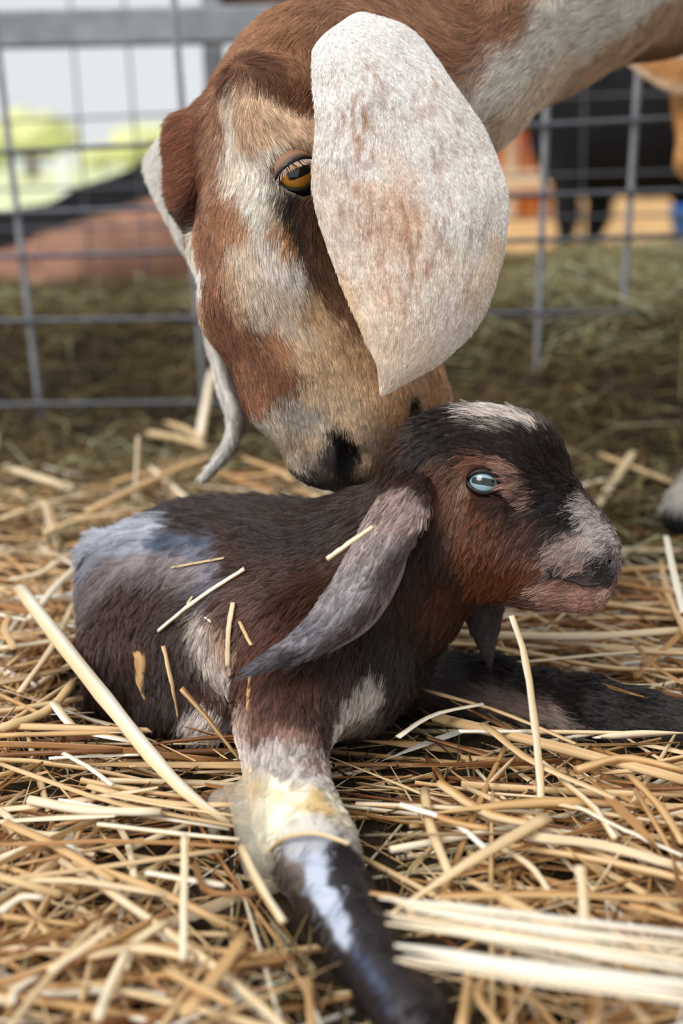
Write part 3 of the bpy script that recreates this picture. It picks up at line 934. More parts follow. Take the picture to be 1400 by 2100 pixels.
kid_field, kV, kQ, kN = build_kid()
kid = empty('kid_goat', G(560, 1520), 'wet dark brown newborn goat kid with pale blue eye lying on straw', 'goat')
KCH, KDK, KRED, KMID = (78, 47, 36), (40, 27, 23), (118, 68, 42), (104, 68, 54)
KWH, KPK, KGR, KBL = (222, 208, 198), (186, 156, 146), (132, 124, 134), (120, 130, 156)
kc = Coat(kV, kN); D = kc.dab
# back and rump
D((60, 42, 36), 40, (430, 1040), (520, 1050), (620, 1060), (690, 1060)); D(KCH, 44, (480, 1120), (560, 1150), (640, 1160), (600, 1220)); D(KDK, 36, (520, 1100), (600, 1120), (680, 1110)); D((86, 52, 38), 40, (660, 1180), (620, 1260), (700, 1130))
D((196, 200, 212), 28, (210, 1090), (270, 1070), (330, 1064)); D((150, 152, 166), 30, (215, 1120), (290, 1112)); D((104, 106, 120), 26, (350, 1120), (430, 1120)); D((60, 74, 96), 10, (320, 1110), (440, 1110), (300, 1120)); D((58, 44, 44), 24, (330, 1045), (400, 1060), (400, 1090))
D((136, 122, 122), 30, (220, 1160), (300, 1165), (380, 1172)); D((120, 114, 124), 26, (420, 1160), (440, 1190)); D((90, 66, 58), 36, (260, 1210), (340, 1220)); D((78, 50, 40), 40, (240, 1280), (300, 1290), (250, 1340)); D((58, 38, 32), 36, (330, 1320), (300, 1400), (340, 1440), (230, 1400)); D((40, 34, 36), 14, (183, 1132))
D((74, 52, 44), 30, (390, 1400), (370, 1260)); D((92, 58, 44), 24, (430, 1400), (470, 1440))
# flank patch and belly
D(KWH, 30, (400, 1290), (420, 1330), (450, 1380), (470, 1400)); D((196, 164, 140), 22, (440, 1290), (470, 1340)); D((230, 216, 208), 32, (430, 1480), (470, 1500), (490, 1530)); D((206, 176, 160), 24, (490, 1460), (500, 1480))
D(KMID, 40, (540, 1290), (560, 1350), (520, 1380)); D((110, 78, 66), 34, (500, 1260), (470, 1230)); D((106, 74, 62), 40, (560, 1420), (620, 1420)); D((84, 60, 54), 40, (640, 1450), (680, 1400), (700, 1340)); D((140, 104, 90), 22, (520, 1440), (530, 1480))
# neck and chest
D((66, 42, 34), 50, (760, 1040), (800, 1000), (830, 960)); D((70, 42, 32), 50, (840, 1200), (880, 1250), (860, 1160)); D((50, 32, 27), 44, (800, 1280), (770, 1340), (830, 1320)); D((104, 62, 42), 26, (900, 1210), (890, 1260))
D(KWH, 22, (770, 1390), (740, 1430), (700, 1480)); D((150, 120, 104), 18, (720, 1480))
# near foreleg
D((226, 214, 208), 34, (560, 1530), (600, 1550), (590, 1590)); D((176, 140, 124), 20, (560, 1490), (630, 1490)); D((190, 160, 146), 16, (645, 1560)); D((244, 236, 214), 34, (555, 1610), (600, 1630), (580, 1660), (600, 1670)); D((228, 196, 140), 13, (640, 1620), (650, 1660), (505, 1610)); D((214, 206, 196), 20, (600, 1690), (640, 1690))
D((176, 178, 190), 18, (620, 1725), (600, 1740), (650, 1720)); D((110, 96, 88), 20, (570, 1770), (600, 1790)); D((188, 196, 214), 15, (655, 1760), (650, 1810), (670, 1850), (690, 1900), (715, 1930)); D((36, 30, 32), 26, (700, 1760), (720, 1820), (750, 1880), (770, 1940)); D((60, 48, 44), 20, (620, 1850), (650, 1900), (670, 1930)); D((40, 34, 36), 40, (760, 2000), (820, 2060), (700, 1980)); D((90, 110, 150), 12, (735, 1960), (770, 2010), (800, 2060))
# far foreleg
D((38, 30, 28), 34, (860, 1370), (930, 1370), (1000, 1370), (1080, 1390)); D((128, 104, 98), 20, (960, 1420), (1020, 1430), (1080, 1450)); D((176, 156, 148), 12, (1050, 1440), (1110, 1465), (1150, 1480)); D((34, 28, 27), 34, (1180, 1440), (1250, 1460), (1330, 1480), (1400, 1490)); D((120, 108, 108), 13, (1300, 1470)); D((60, 46, 42), 24, (830, 1420), (900, 1450))
# head
D(KDK, 34, (900, 900), (960, 900), (1040, 900), (1100, 930), (1130, 980)); D((34, 24, 23), 28, (1090, 1000), (1130, 1040), (1160, 1060)); D((44, 30, 27), 20, (1000, 870), (930, 870)); D((40, 30, 30), 22, (870, 930), (890, 900))
D(KWH, 12, (985, 848), (1030, 845), (1070, 860), (1100, 875)); D((204, 190, 178), 9, (965, 865), (1010, 870), (1060, 884)); D((226, 214, 204), 10, (1000, 833), (1050, 838))
D((110, 68, 46), 26, (920, 960), (930, 1020), (940, 1060)); D((190, 156, 140), 12, (940, 985), (945, 1005)); D((150, 104, 80), 14, (960, 955), (1000, 950)); D((178, 140, 124), 14, (1035, 955), (1055, 980), (1065, 1010), (1075, 1030)); D((70, 46, 38), 16, (1030, 1030), (1060, 1050))
D((120, 72, 46), 30, (960, 1080), (1000, 1100), (940, 1120)); D(KRED, 30, (980, 1150), (1040, 1150), (1000, 1190)); D((92, 58, 44), 26, (1050, 1100), (1090, 1100)); D((56, 38, 32), 20, (1110, 1100), (1130, 1080)); D((70, 46, 38), 24, (930, 1180), (900, 1100))
D((200, 186, 182), 18, (1195, 1050), (1215, 1080), (1230, 1110)); D((190, 168, 162), 18, (1170, 1110), (1190, 1130), (1150, 1130)); D((176, 148, 140), 14, (1130, 1150), (1180, 1165)); D((30, 25, 27), 12, (1208, 1142), (1220, 1152), (1234, 1166), (1240, 1156)); D((110, 98, 100), 10, (1248, 1120), (1250, 1145)); D((54, 46, 48), 10, (1238, 1180), (1218, 1188), (1246, 1190)); D((34, 26, 26), 7, (1026, 1008), (1036, 1016)); D((60, 50, 54), 8, (1130, 1172), (1170, 1185), (1210, 1195), (1240, 1190)); D((180, 136, 124), 14, (1170, 1235), (1210, 1230), (1140, 1210)); D((110, 74, 66), 13, (1170, 1208), (1210, 1212)); D((206, 170, 150), 10, (1235, 1222), (1120, 1215))
# the hidden left side repeats the visible one
def mirror_head(k, B, o, lim):
    for p_, c_, r_ in list(zip(k.pos, k.col, k.rad)):
        q = B.T @ (p_ - o)
        if q[0] > lim and abs(q[1]) < 0.11 and abs(q[2]) < 0.08:
            k.pos.append(o + B @ (q * np.array([-1, 1, 1]))); k.col.append(c_); k.rad.append(r_)
mirror_head(kc, KB, K(1040, 1040), 0.006)
CB = kc.comb
CB((690, 1060), (560, 1060), (420, 1060), (260, 1090)); CB((700, 1100), (600, 1150), (480, 1190), (350, 1230)); CB((700, 1160), (640, 1230), (580, 1310), (550, 1400)); CB((480, 1180), (420, 1260), (440, 1360)); CB((300, 1180), (260, 1300), (280, 1420)); CB((620, 1300), (600, 1400), (590, 1480)); CB((560, 1480), (580, 1560)); CB((640, 1480), (600, 1540)); CB((470, 1400), (480, 1500))
CB((830, 960), (760, 1040), (700, 1100)); CB((880, 1060), (850, 1180), (800, 1320)); CB((900, 1180), (880, 1280)); CB((800, 1260), (760, 1380), (720, 1470)); CB((700, 1330), (680, 1440))
CB((850, 1380), (960, 1410), (1080, 1450), (1160, 1480)); CB((1000, 1360), (1120, 1400), (1240, 1440), (1380, 1480))
CB((1130, 960), (1060, 900), (980, 880), (890, 900)); CB((1170, 1050), (1120, 1060), (1070, 1080)); CB((1100, 1000), (1060, 970), (1010, 950)); CB((1050, 1060), (1010, 1110), (990, 1170)); CB((960, 1040), (940, 1100), (930, 1170)); CB((1100, 1100), (1060, 1150), (1040, 1200)); CB((1220, 1080), (1180, 1110), (1140, 1140)); CB((1220, 1225), (1160, 1230), (1110, 1220)); CB((930, 960), (900, 1010), (890, 1060)); CB((1070, 1000), (1075, 1040))

kC = kc.colors(kV, 0.0030, 140)
kflow = kc.flow(kV, kN, np.array([-0.6, 0, -0.8]), 0.02)
ku, kv, kz = project(kV)
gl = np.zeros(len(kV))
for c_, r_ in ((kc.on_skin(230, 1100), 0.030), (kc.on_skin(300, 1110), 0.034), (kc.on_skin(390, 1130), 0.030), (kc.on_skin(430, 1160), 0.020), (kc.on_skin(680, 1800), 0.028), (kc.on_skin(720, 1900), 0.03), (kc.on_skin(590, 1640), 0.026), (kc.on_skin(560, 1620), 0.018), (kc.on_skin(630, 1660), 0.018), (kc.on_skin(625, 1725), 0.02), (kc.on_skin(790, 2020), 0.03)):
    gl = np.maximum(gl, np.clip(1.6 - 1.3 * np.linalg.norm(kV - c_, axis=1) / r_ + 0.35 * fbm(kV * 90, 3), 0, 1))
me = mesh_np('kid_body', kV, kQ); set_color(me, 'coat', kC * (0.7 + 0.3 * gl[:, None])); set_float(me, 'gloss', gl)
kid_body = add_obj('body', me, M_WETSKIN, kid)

M_KID_EYE = eye_mat('pale_blue_goat_eye', (150, 178, 188), (40, 60, 70), (14, 20, 24), (40, 30, 30), 0.66, 0.22, 0.86)
M_KLID = ((96, 66, 54), (72, 50, 44))
ke = K(989, 998, 2.72); ke2 = K(989, 998, -2.72)
kacross = unit(P(1020, 1004, 0.7) - P(960, 994, 0.7))
make_eye(kid, ke, unit(unit(CAM - ke) * 0.8 + KB[:, 0] * 0.3 + _u * 0.10), kacross, 0.0096, M_KID_EYE, M_KLID, 0.44, 0.52, 0.96, 0.14)
make_eye(kid, ke2, unit(-KB[:, 0] + KB[:, 1] * 0.2), KB[:, 1], 0.0090, M_KID_EYE, M_KLID, 0.60, 0.62, 0.98, 0.10)
tag(kid.children[-2], 'pale blue eye with a dark slot pupil'); tag(kid.children[-1], 'pale blue eye with a dark slot pupil')

# dark wet lip line
M_LIP = plain_mat('dark_wet_lip', (52, 42, 46), 0.18, 0.6, 0.2, 400)
for sg in (1, -1):
    lp = []
    for px_, py_ in ((1110, 1168), (1128, 1174), (1150, 1181), (1175, 1190), (1198, 1197), (1216, 1200), (1232, 1199)):
        p_ = kc.on_skin(px_, py_) if sg > 0 else None
        lp.append(p_)
    if sg > 0:
        LIP = lp
    else:
        lp = []
        for p_ in LIP:
            q_ = KB.T @ (p_ - K(1040, 1040)); lp.append(K(1040, 1040) + KB @ (q_ * np.array([-1, 1, 1])))
    lp = spline(np.array(lp), 24)
    n_ = len(lp); a_ = np.arange(8) * math.pi / 4
    T_ = unit_rows(np.gradient(lp, axis=0)); U_ = np.broadcast_to(KB[:, 0] * sg, lp.shape); S_ = unit_rows(np.cross(T_, U_)); W_ = np.cross(S_, T_)
    rad_ = np.interp(np.linspace(0, 1, n_), [0, 0.1, 0.5, 0.85, 1], [0.0004, 0.0009, 0.0011, 0.0012, 0.0006])
    V_ = (lp[:, None] + (S_[:, None] * np.cos(a_)[None, :, None] * 1.0 + W_[:, None] * np.sin(a_)[None, :, None] * 0.8) * rad_[:, None, None]).reshape(-1, 3)
    i_, j_ = np.meshgrid(np.arange(n_ - 1), np.arange(8), indexing='ij'); p0 = (i_ * 8 + j_).ravel(); q0 = (i_ * 8 + (j_ + 1) % 8).ravel()
    add_obj('lip', mesh_np('lip', V_, np.stack([p0, p0 + 8, q0 + 8, q0], 1)), M_LIP, kid)

# near ear: long grey folded ear lying back along the shoulder
kA = [P(850, 930, 0.715), P(808, 985, 0.700), P(768, 1040, 0.692), P(715, 1130, 0.680), P(665, 1220, 0.668), P(610, 1295, 0.655), P(545, 1345, 0.645), P(503, 1372, 0.640)]
kBd = [P(900, 950, 0.705), P(888, 1000, 0.678), P(872, 1060, 0.660), P(840, 1130, 0.652), P(800, 1205, 0.645), P(745, 1285, 0.640), P(640, 1345, 0.638), P(508, 1388, 0.636)]
gV, gQ, gN, gU, gW, gT = sheet(kA, kBd, 90, 44, 0.24, unit(-_f * 0.8 + _u * 0.3 - _r * 0.25), 0.0055, wave=0.003, fold=([0, 0.12, 0.35, 0.62, 0.85, 1.0], [-0.25, 0.35, 0.95, 1.0, 0.55, -0.1]))
k2 = Coat(gV, gN); D = k2.dab
D((70, 50, 46), 26, (860, 960), (840, 985)); D((186, 162, 156), 28, (820, 1010), (830, 1050), (790, 1060)); D((170, 154, 152), 30, (780, 1090), (740, 1140), (810, 1090)); D((150, 142, 144), 28, (720, 1190), (680, 1240), (750, 1180)); D((124, 118, 124), 26, (650, 1280), (620, 1310), (690, 1260)); D((84, 80, 86), 18, (570, 1345), (520, 1370)); D((84, 66, 64), 17, (845, 1090), (825, 1140), (790, 1205), (735, 1275), (670, 1318)); D((52, 46, 50), 12, (600, 1350), (640, 1332))
gC = k2.colors(gV, 0.005, 90)
gC = gC * (1 + 0.35 * fbm(np.stack([gU * 40, gW * 14, gU * 0], 1), 2))[:, None]
me = mesh_np('kid_ear', gV, gQ); set_color(me, 'coat', np.clip(gC, 0, 1)); set_float(me, 'gloss', np.full(len(gV), 0.4))
kid_ear = add_obj('ear', me, M_WETSKIN, kid); tag(kid_ear, 'long grey wet ear')
# the pale rim of the same ear showing under its fold
lV, lQ, lN, lU, lW, lT = sheet([P(845, 1080, 0.662), P(800, 1180, 0.656), P(740, 1270, 0.650), P(670, 1325, 0.644)], [P(836, 1120, 0.676), P(818, 1195, 0.670), P(762, 1284, 0.662), P(672, 1342, 0.650)], 30, 10, 0.05, -_f, 0.003)
me = mesh_np('ear_lining', lV, lQ); set_color(me, 'coat', np.tile(lin((150, 138, 140)), (len(lV), 1))); set_float(me, 'gloss', np.full(len(lV), 0.8))
add_obj('ear_lining', me, M_WETSKIN, kid_ear)
# far ear hanging below the jaw
hA = [P(935, 1150, 0.735), P(940, 1220, 0.738), P(962, 1290, 0.740), P(985, 1335, 0.742), P(1001, 1362, 0.742)]
hB = [P(1010, 1150, 0.735), P(1032, 1225, 0.735), P(1028, 1275, 0.738), P(1015, 1320, 0.740), P(1005, 1364, 0.742)]
jV, jQ, jN, jU, jW, jT = sheet(hA, hB, 40, 20, 0.12, -_f, 0.005, wave=0.002)
jC = np.tile(lin((62, 52, 52)), (len(jV), 1)) * (1 + 0.3 * fbm(jV * 200, 2))[:, None]
me = mesh_np('kid_ear_far', jV, jQ); set_color(me, 'coat', jC); set_float(me, 'gloss', np.full(len(jV), 0.2))
kid_ear2 = add_obj('ear', me, M_WETSKIN, kid)

# birth membrane: a glossy translucent film running from the knee into the straw
def membrane():
    f = Field((-0.12, 0.50, -0.01), (0.03, 0.72, 0.07), 0.0022)
    f.chain([P(540, 1590, LZ(1590, 0.040)), P(520, 1640, LZ(1640, 0.030)), P(545, 1710, LZ(1710, 0.020)), P(560, 1780, LZ(1780, 0.008))], [0.006, 0.010, 0.011, 0.010], 0.01)
    f.chain([P(500, 1630, LZ(1630, 0.024)), P(455, 1650, LZ(1650, 0.012)), P(440, 1700, LZ(1700, 0.008))], [0.008, 0.006, 0.004], 0.01)
    f.chain([P(530, 1700, LZ(1700, 0.020)), P(560, 1760, LZ(1760, 0.012)), P(620, 1760, LZ(1760, 0.024))], [0.008, 0.012, 0.008], 0.01)
    V, Q = f.polygonise(2)
    V = V + f.normals(V) * (0.0022 * fbm(V * 160, 3))[:, None]
    return mesh_np('membrane', V, Q)
mm, nt, b_ = new_mat('birth_membrane_film')
b_.inputs['Base Color'].default_value = (*lin((246, 238, 218)), 1)
b_.inputs['Roughness'].default_value = 0.12
b_.inputs['Transmission Weight'].default_value = 0.5
b_.inputs['IOR'].default_value = 1.36
b_.inputs['Alpha'].default_value = 0.45
add_obj('membrane', membrane(), mm, kid, label='clear yellowish birth fluid and film on the knee')

if FUR:
    mask = fur_masks(kV, [(ke, 0.0098, 0.0128), (ke2, 0.0098, 0.0128), (K(1232, 1150, 1.1), 0.004, 0.009), (K(1232, 1150, -1.1), 0.004, 0.009), (K(1252, 1150, 0), 0.004, 0.009)])
    for i in range(6):
        t = i / 5
        mask = mask * fur_masks(kV, [(LIP[i], 0.0015, 0.0045), (LIP[i + 1], 0.0015, 0.0045)])
    q = (kV - K(1040, 1040)) @ KB
    onhead = (np.abs(q[:, 0]) < 0.045) & (q[:, 1] > -0.04) & (q[:, 1] < 0.09) & (np.abs(q[:, 2]) < 0.07)
    length = np.where(onhead, np.interp(q[:, 1], [-0.04, 0.0, 0.03, 0.05, 0.065], [0.013, 0.011, 0.009, 0.006, 0.0035]), 0.014)
    leg = np.clip((0.058 - kV[:, 2]) / 0.02, 0, 1) * np.clip((0.665 - kV[:, 1]) / 0.02, 0, 1)
    length = length * (1 - 0.62 * leg)
    back = np.clip((kv < 1100) * (ku < 720) * 1.0, 0, 1)
    length = length + 0.006 * back
    dens = mask * (1 - 0.93 * gl)
    seen = ((kV - CAM) * kN).sum(1) < 0.02
    dens = dens * np.where(seen, 1.0, 0.4) * np.where(ku < 1500, 1, 0.2)
    grow_fur('fur', kid_body, kV, kQ, kN, kC, kflow, length, dens * 1.7e6, M_WETFUR, lift=0.20, droop=0.5, clump=0.82, clump_every=16, radius=0.00010, seed=21, jitter=0.14, cjit=0.18, streak=True)
    grow_fur('fur', kid_ear, gV, gQ, gN, np.clip(gC, 0, 1), gT, np.where(gU < 0.35, 0.011, 0.006) + 0.006 * (gW > 0.75), np.where(np.arange(len(gV)) < len(gV) // 2, 1.5e6, 0.3e6), M_WETFUR, lift=0.14, droop=0.6, clump=0.8, clump_every=14, radius=0.00010, seed=22, jitter=0.16, cjit=0.18)
    grow_fur('fur', kid_ear2, jV, jQ, jN, jC, jT, np.full(len(jV), 0.006), np.full(len(jV), 9e5), M_WETFUR, lift=0.2, clump=0.4, radius=0.0001, seed=23)

# ------------------------------------------------------------------ the ground: trodden bedding, hay bank behind, yard and lawn beyond
def smooth(a, b, x):
    t = np.clip((x - a) / (b - a), 0, 1)
    return t * t * (3 - 2 * t)

def height(x, y):
    x, y = np.asarray(x, float), np.asarray(y, float)
    right = smooth(-0.1, 0.5, x)
    up = smooth(1.60 - 0.46 * right, 2.08 - 0.58 * right, y)
    top = 0.115 + 0.035 * right
    down = 1 - smooth(2.25, 2.9, y)
    p = np.stack([x, y, np.zeros_like(x)], -1)
    return up * down * top * (1 + 0.25 * fbm(p * 5, 3)) + 0.006 * fbm(p * 16, 3) * smooth(3.2, 2.6, y) - 0.004

def grid_mesh(name, xs, ys, fn):
    X, Y = np.meshgrid(xs, ys, indexing='ij')
    V = np.stack([X, Y, fn(X, Y)], -1).reshape(-1, 3)
    n, m = len(xs), len(ys)
    i, j = np.meshgrid(np.arange(n - 1), np.arange(m - 1), indexing='ij')
    a = (i * m + j).ravel()
    return mesh_np(name, V, np.stack([a, a + m, a + m + 1, a + 1], 1))

M_DIRT = plain_mat('trodden_bedding', (58, 46, 32), 0.85, 0.2, 0.45, 60, bump=0.6)
floor = add_obj('floor', grid_mesh('floor', np.linspace(-1.6, 2.2, 190), np.linspace(-0.5, 3.3, 190), height), M_DIRT)
tag(floor, 'dark trodden bedding under the straw', kind='structure')
M_SAND = plain_mat('sandy_yard', (206, 164, 112), 0.9, 0.1, 0.12, 3)
yard = add_obj('ground', grid_mesh('yard', np.linspace(-1.5, 9, 30), np.linspace(3.0, 12, 30), lambda x, y: -0.015 + 0.01 * fbm(np.stack([x, y, x * 0], -1), 2)), M_SAND)
tag(yard, 'sandy tan yard beyond the hay bank', kind='structure')
M_LAWN = plain_mat('sunlit_lawn', (216, 220, 176), 0.9, 0.1, 0.15, 2)  # base colour kept pale to imitate grass overexposed by the sun
lawn = add_obj('ground', grid_mesh('lawn', np.linspace(-60, 60, 40), np.linspace(12.0, 120, 40), lambda x, y: -0.02 + x * 0), M_LAWN)
tag(lawn, 'pale green lawn far behind the fence', kind='structure')
lawn2 = add_obj('ground', grid_mesh('lawn_side', np.linspace(-60, -1.5, 30), np.linspace(3.0, 12.0, 20), lambda x, y: -0.02 + x * 0), M_LAWN)
tag(lawn2, 'pale green grass beside the sandy yard', kind='structure')

# ------------------------------------------------------------------ wire fence panels, rail and post
M_WIRE = plain_mat('galvanised_wire', (150, 152, 160), 0.45, 0.5, 0.2, 60, metallic=0.35)
M_WIRE2 = plain_mat('dull_wire', (92, 94, 102), 0.5, 0.5, 0.2, 60, metallic=0.3)
M_RAIL = plain_mat('weathered_grey_wood', (150, 154, 160), 0.8, 0.2, 0.2, 25, bump=0.4)
M_RUST = plain_mat('brown_wood', (112, 72, 48), 0.8, 0.2, 0.3, 25)

def tube(pts, rad, sides=8, flat=1.0, up=(0, 0, 1), caps=True):
    pts = np.asarray(pts, float); n = len(pts)
    rad = np.broadcast_to(np.asarray(rad, float), (n,))
    T = unit_rows(np.gradient(pts, axis=0))
    U = np.asarray(up, float)
    if abs(T[0] @ U) > 0.95:
        U = np.array([1.0, 0, 0])
    S = unit_rows(np.cross(T, U)); W = np.cross(S, T)
    a = np.arange(sides) * 2 * math.pi / sides
    ring = S[:, None] * np.cos(a)[None, :, None] + W[:, None] * np.sin(a)[None, :, None] * flat
    V = (pts[:, None] + ring * rad[:, None, None]).reshape(-1, 3)
    i, j = np.meshgrid(np.arange(n - 1), np.arange(sides), indexing='ij')
    p = (i * sides + j).ravel(); q = (i * sides + (j + 1) % sides).ravel()
    F = [np.stack([p, p + sides, q + sides, q], 1)]
    if caps:
        e = []
        for base, rev in ((0, False), ((n - 1) * sides, True)):
            for k in range(1, sides - 1):
                e.append((base, base + k, base + k + 1)[::-1] if rev else (base, base + k, base + k + 1))
        F.append(np.array(e))
    return V, F

def plane_hit(px, py, a, b):
    """ray of a pixel against the upright plane through floor points a and b"""
    d = _f + _r * ((px - 700) / FPX) + _u * (-(py - 1050) / FPX)
    n = np.array([b[1] - a[1], a[0] - b[0], 0.0])
    t = ((np.array([a[0], a[1], 0]) - CAM) @ n) / (d @ n)
    return CAM + d * t

def fence(name, label, a, b, uprights, rows, ru, rr, mat, z1):
    root = empty(name, (a[0], a[1], 0), label, 'fence')
    for (p0, p1) in uprights:
        A, B = plane_hit(*p0, a, b), plane_hit(*p1, a, b)
        d = (B - A) / (B[2] - A[2])
        lo, hi = A + d * (0.0 - A[2]), A + d * (z1 - A[2])
        V, F = tube(spline([lo, hi], 12), ru, 8)
        add_obj('vertical_wire', mesh_np('vertical_wire', V, F), mat, root)
    for (p0, p1) in rows:
        A, B = plane_hit(*p0, a, b), plane_hit(*p1, a, b)
        d = unit(B - A)
        pts = spline([A - d * 0.5, B + d * (0.7 if p1[0] > 900 else 0.05)], 14) - np.array([0, ru + rr * 0.7, 0])
        V, F = tube(pts, rr, 8)
        add_obj('horizontal_wire', mesh_np('horizontal_wire', V, F), M_WIRE2, root)
    return root
fence('wire_fence', 'galvanised wire stock panel fence standing close behind the goats', (-0.7, 1.60), (0.7, 1.50),
      [((5, 180), (84, 860)), ((358, 20), (405, 640)), ((600, 100), (620, 600)), ((840, 100), (840, 600)), ((1121, 190), (1104, 660)), ((1307, 170), (1284, 540)), ((1490, 170), (1460, 540)), ((-240, 180), (-150, 860))],
      [((0, 312), (1400, 242)), ((0, 437), (1400, 390)), ((0, 527), (1400, 482)), ((0, 657), (1400, 636)), ((0, 828), (500, 822))], 0.0042, 0.0032, M_WIRE, 0.66)
fence('wire_fence', 'thinner dark wire fence farther back behind the hay bank', (-0.9, 2.42), (0.9, 2.40),
      [((262, 90), (304, 600)), ((150, 90), (185, 560)), ((700, 90), (700, 560)), ((1010, 90), (1000, 560)), ((1200, 60), (1190, 560)), ((-80, 90), (-40, 560))], [((0, 389), (1400, 352)), ((0, 250), (1400, 190)), ((0, 470), (1400, 440))], 0.0022, 0.0026, M_WIRE2, 0.85)

def board(name, a, b, w, t, mat, label=None, cat=None, parent=None):
    """sawn board from a to b, w high and t thick, slightly uneven"""
    a, b = np.asarray(a, float), np.asarray(b, float)
    n = 10
    pts = spline([a, b], n)
    d = unit(b - a)
    up = np.array([0, 0, 1.0]) if abs(d[2]) < 0.8 else np.array([1.0, 0, 0])
    up = unit(up - d * (up @ d)); s = np.cross(d, up)
    prof = np.array([(-.5, -.42), (-.42, -.5), (.42, -.5), (.5, -.42), (.5, .42), (.42, .5), (-.42, .5), (-.5, .42)])
    V = np.concatenate([p + prof[:, :1] * s * t + prof[:, 1:] * up * w for p in pts])
    V = V + 0.0012 * np.stack([vnoise(V * 30 + k * 9) for k in range(3)], 1)
    i, j = np.meshgrid(np.arange(n - 1), np.arange(8), indexing='ij')
    p = (i * 8 + j).ravel(); q = (i * 8 + (j + 1) % 8).ravel()
    F = [np.stack([p, p + 8, q + 8, q], 1), np.array([[0, k, k + 1] for k in range(1, 7)]), np.array([[(n - 1) * 8, (n - 1) * 8 + k + 1, (n - 1) * 8 + k] for k in range(1, 7)])]
    return add_obj(name, mesh_np(name, V, F, False), mat, parent, label, cat)
RA, RB = (-0.9, 1.98), (0.9, 1.92)
board('fence_rail', plane_hit(-700, 76, RA, RB), plane_hit(1560, 28, RA, RB), 0.052, 0.035, M_RAIL, 'weathered grey wooden rail running above the wire fence', 'rail')
_pt = plane_hit(436, 90, (-1, 2.05), (1, 2.05))
board('fence_post', (_pt[0], 2.05, -0.02), (_pt[0], 2.05, 0.75), 0.030, 0.035, M_RAIL, 'grey wooden post under the rail behind the doe forehead', 'post')
for px_ in (-640, 1520):
    _pt = plane_hit(px_, 90, (-1, 2.03), (1, 2.03))
    board('fence_post', (_pt[0], 2.03, -0.02), (_pt[0], 2.03, 0.75), 0.030, 0.035, M_RAIL, 'grey wooden post carrying the far left rail end' if px_ < 0 else 'grey wooden post carrying the far right rail end', 'post')
board('roof_beam', plane_hit(420, -18, (-1, 2.1), (1, 2.1)), plane_hit(800, -30, (-1, 2.1), (1, 2.1)), 0.05, 0.05, M_RUST, 'brown beam just showing above the grey rail', 'beam')

# ------------------------------------------------------------------ animals and things beyond the fence
def coarse_animal(name, label, chains, h, color_fn, fur_len, seed, flow=(1.0, 0, -0.4), loc=None, fur_density=6e4, fur_r=0.0006):
    allp = np.array([p for c_ in chains for p in c_[0]]); rmax = max(max(c_[1]) for c_ in chains)
    f = Field(allp.min(0) - rmax - 0.03, allp.max(0) + rmax + 0.03, h)
    for pts, rs, k in chains:
        f.chain([np.asarray(p, float) for p in pts], rs, k)
    V, Q = f.polygonise(2)
    N = f.normals(V)
    C = color_fn(V)
    root = empty(name, loc if loc is not None else (allp[:, 0].mean(), allp[:, 1].mean(), 0), label, 'goat')
    me = mesh_np(name, V, Q); set_color(me, 'coat', C)
    body = add_obj('body', me, M_SKIN, root)
    fl = np.broadcast_to(np.array(flow), V.shape)
    fl = unit_rows(fl - N * (fl * N).sum(1)[:, None])
    if FUR:
        grow_fur('fur', body, V, Q, N, C, fl, np.full(len(V), fur_len), np.full(len(V), fur_density), M_FUR, lift=0.25, clump=0.3, radius=fur_r, npts=4, seed=seed)
    return root, body, V

def lying_color(V):
    C = np.tile(lin((196, 152, 130)), (len(V), 1)) * (1 + 0.3 * fbm(V * 14, 3))[:, None]
    thr = 0.168 + 0.29 * (V[:, 0] + 0.717) + 0.012 * fbm(V * 14 + 3, 2)
    top = smooth(-0.006, 0.006, V[:, 2] - thr)[:, None]
    return C * (1 - top) + lin((34, 32, 36)) * top
coarse_animal('resting_goat', 'reddish brown goat with black back stripe lying beyond the fence', [
    ([P(-140, 575, 2.85), P(60, 545, 2.8), P(230, 510, 2.75), P(360, 480, 2.75), P(470, 440, 2.75)], [PR(90, 2.85), PR(100, 2.8), PR(122, 2.75), PR(138, 2.75), PR(110, 2.75)], 0.05),
    ([P(430, 420, 2.75), P(540, 310, 2.7), P(600, 270, 2.62)], [PR(90, 2.75), PR(60, 2.7), PR(55, 2.62)], 0.04), ([P(600, 280, 2.62), P(660, 340, 2.55)], [PR(50, 2.62), PR(30, 2.55)], 0.03),
    ([P(160, 600, 2.7), P(0, 640, 2.62), P(120, 660, 2.58)], [PR(60, 2.7), PR(32, 2.62), PR(24, 2.58)], 0.03), ([P(420, 600, 2.7), P(520, 640, 2.6), P(400, 660, 2.57)], [PR(50, 2.7), PR(28, 2.6), PR(22, 2.57)], 0.03)],
    0.012, lying_color, 0.02, 31)

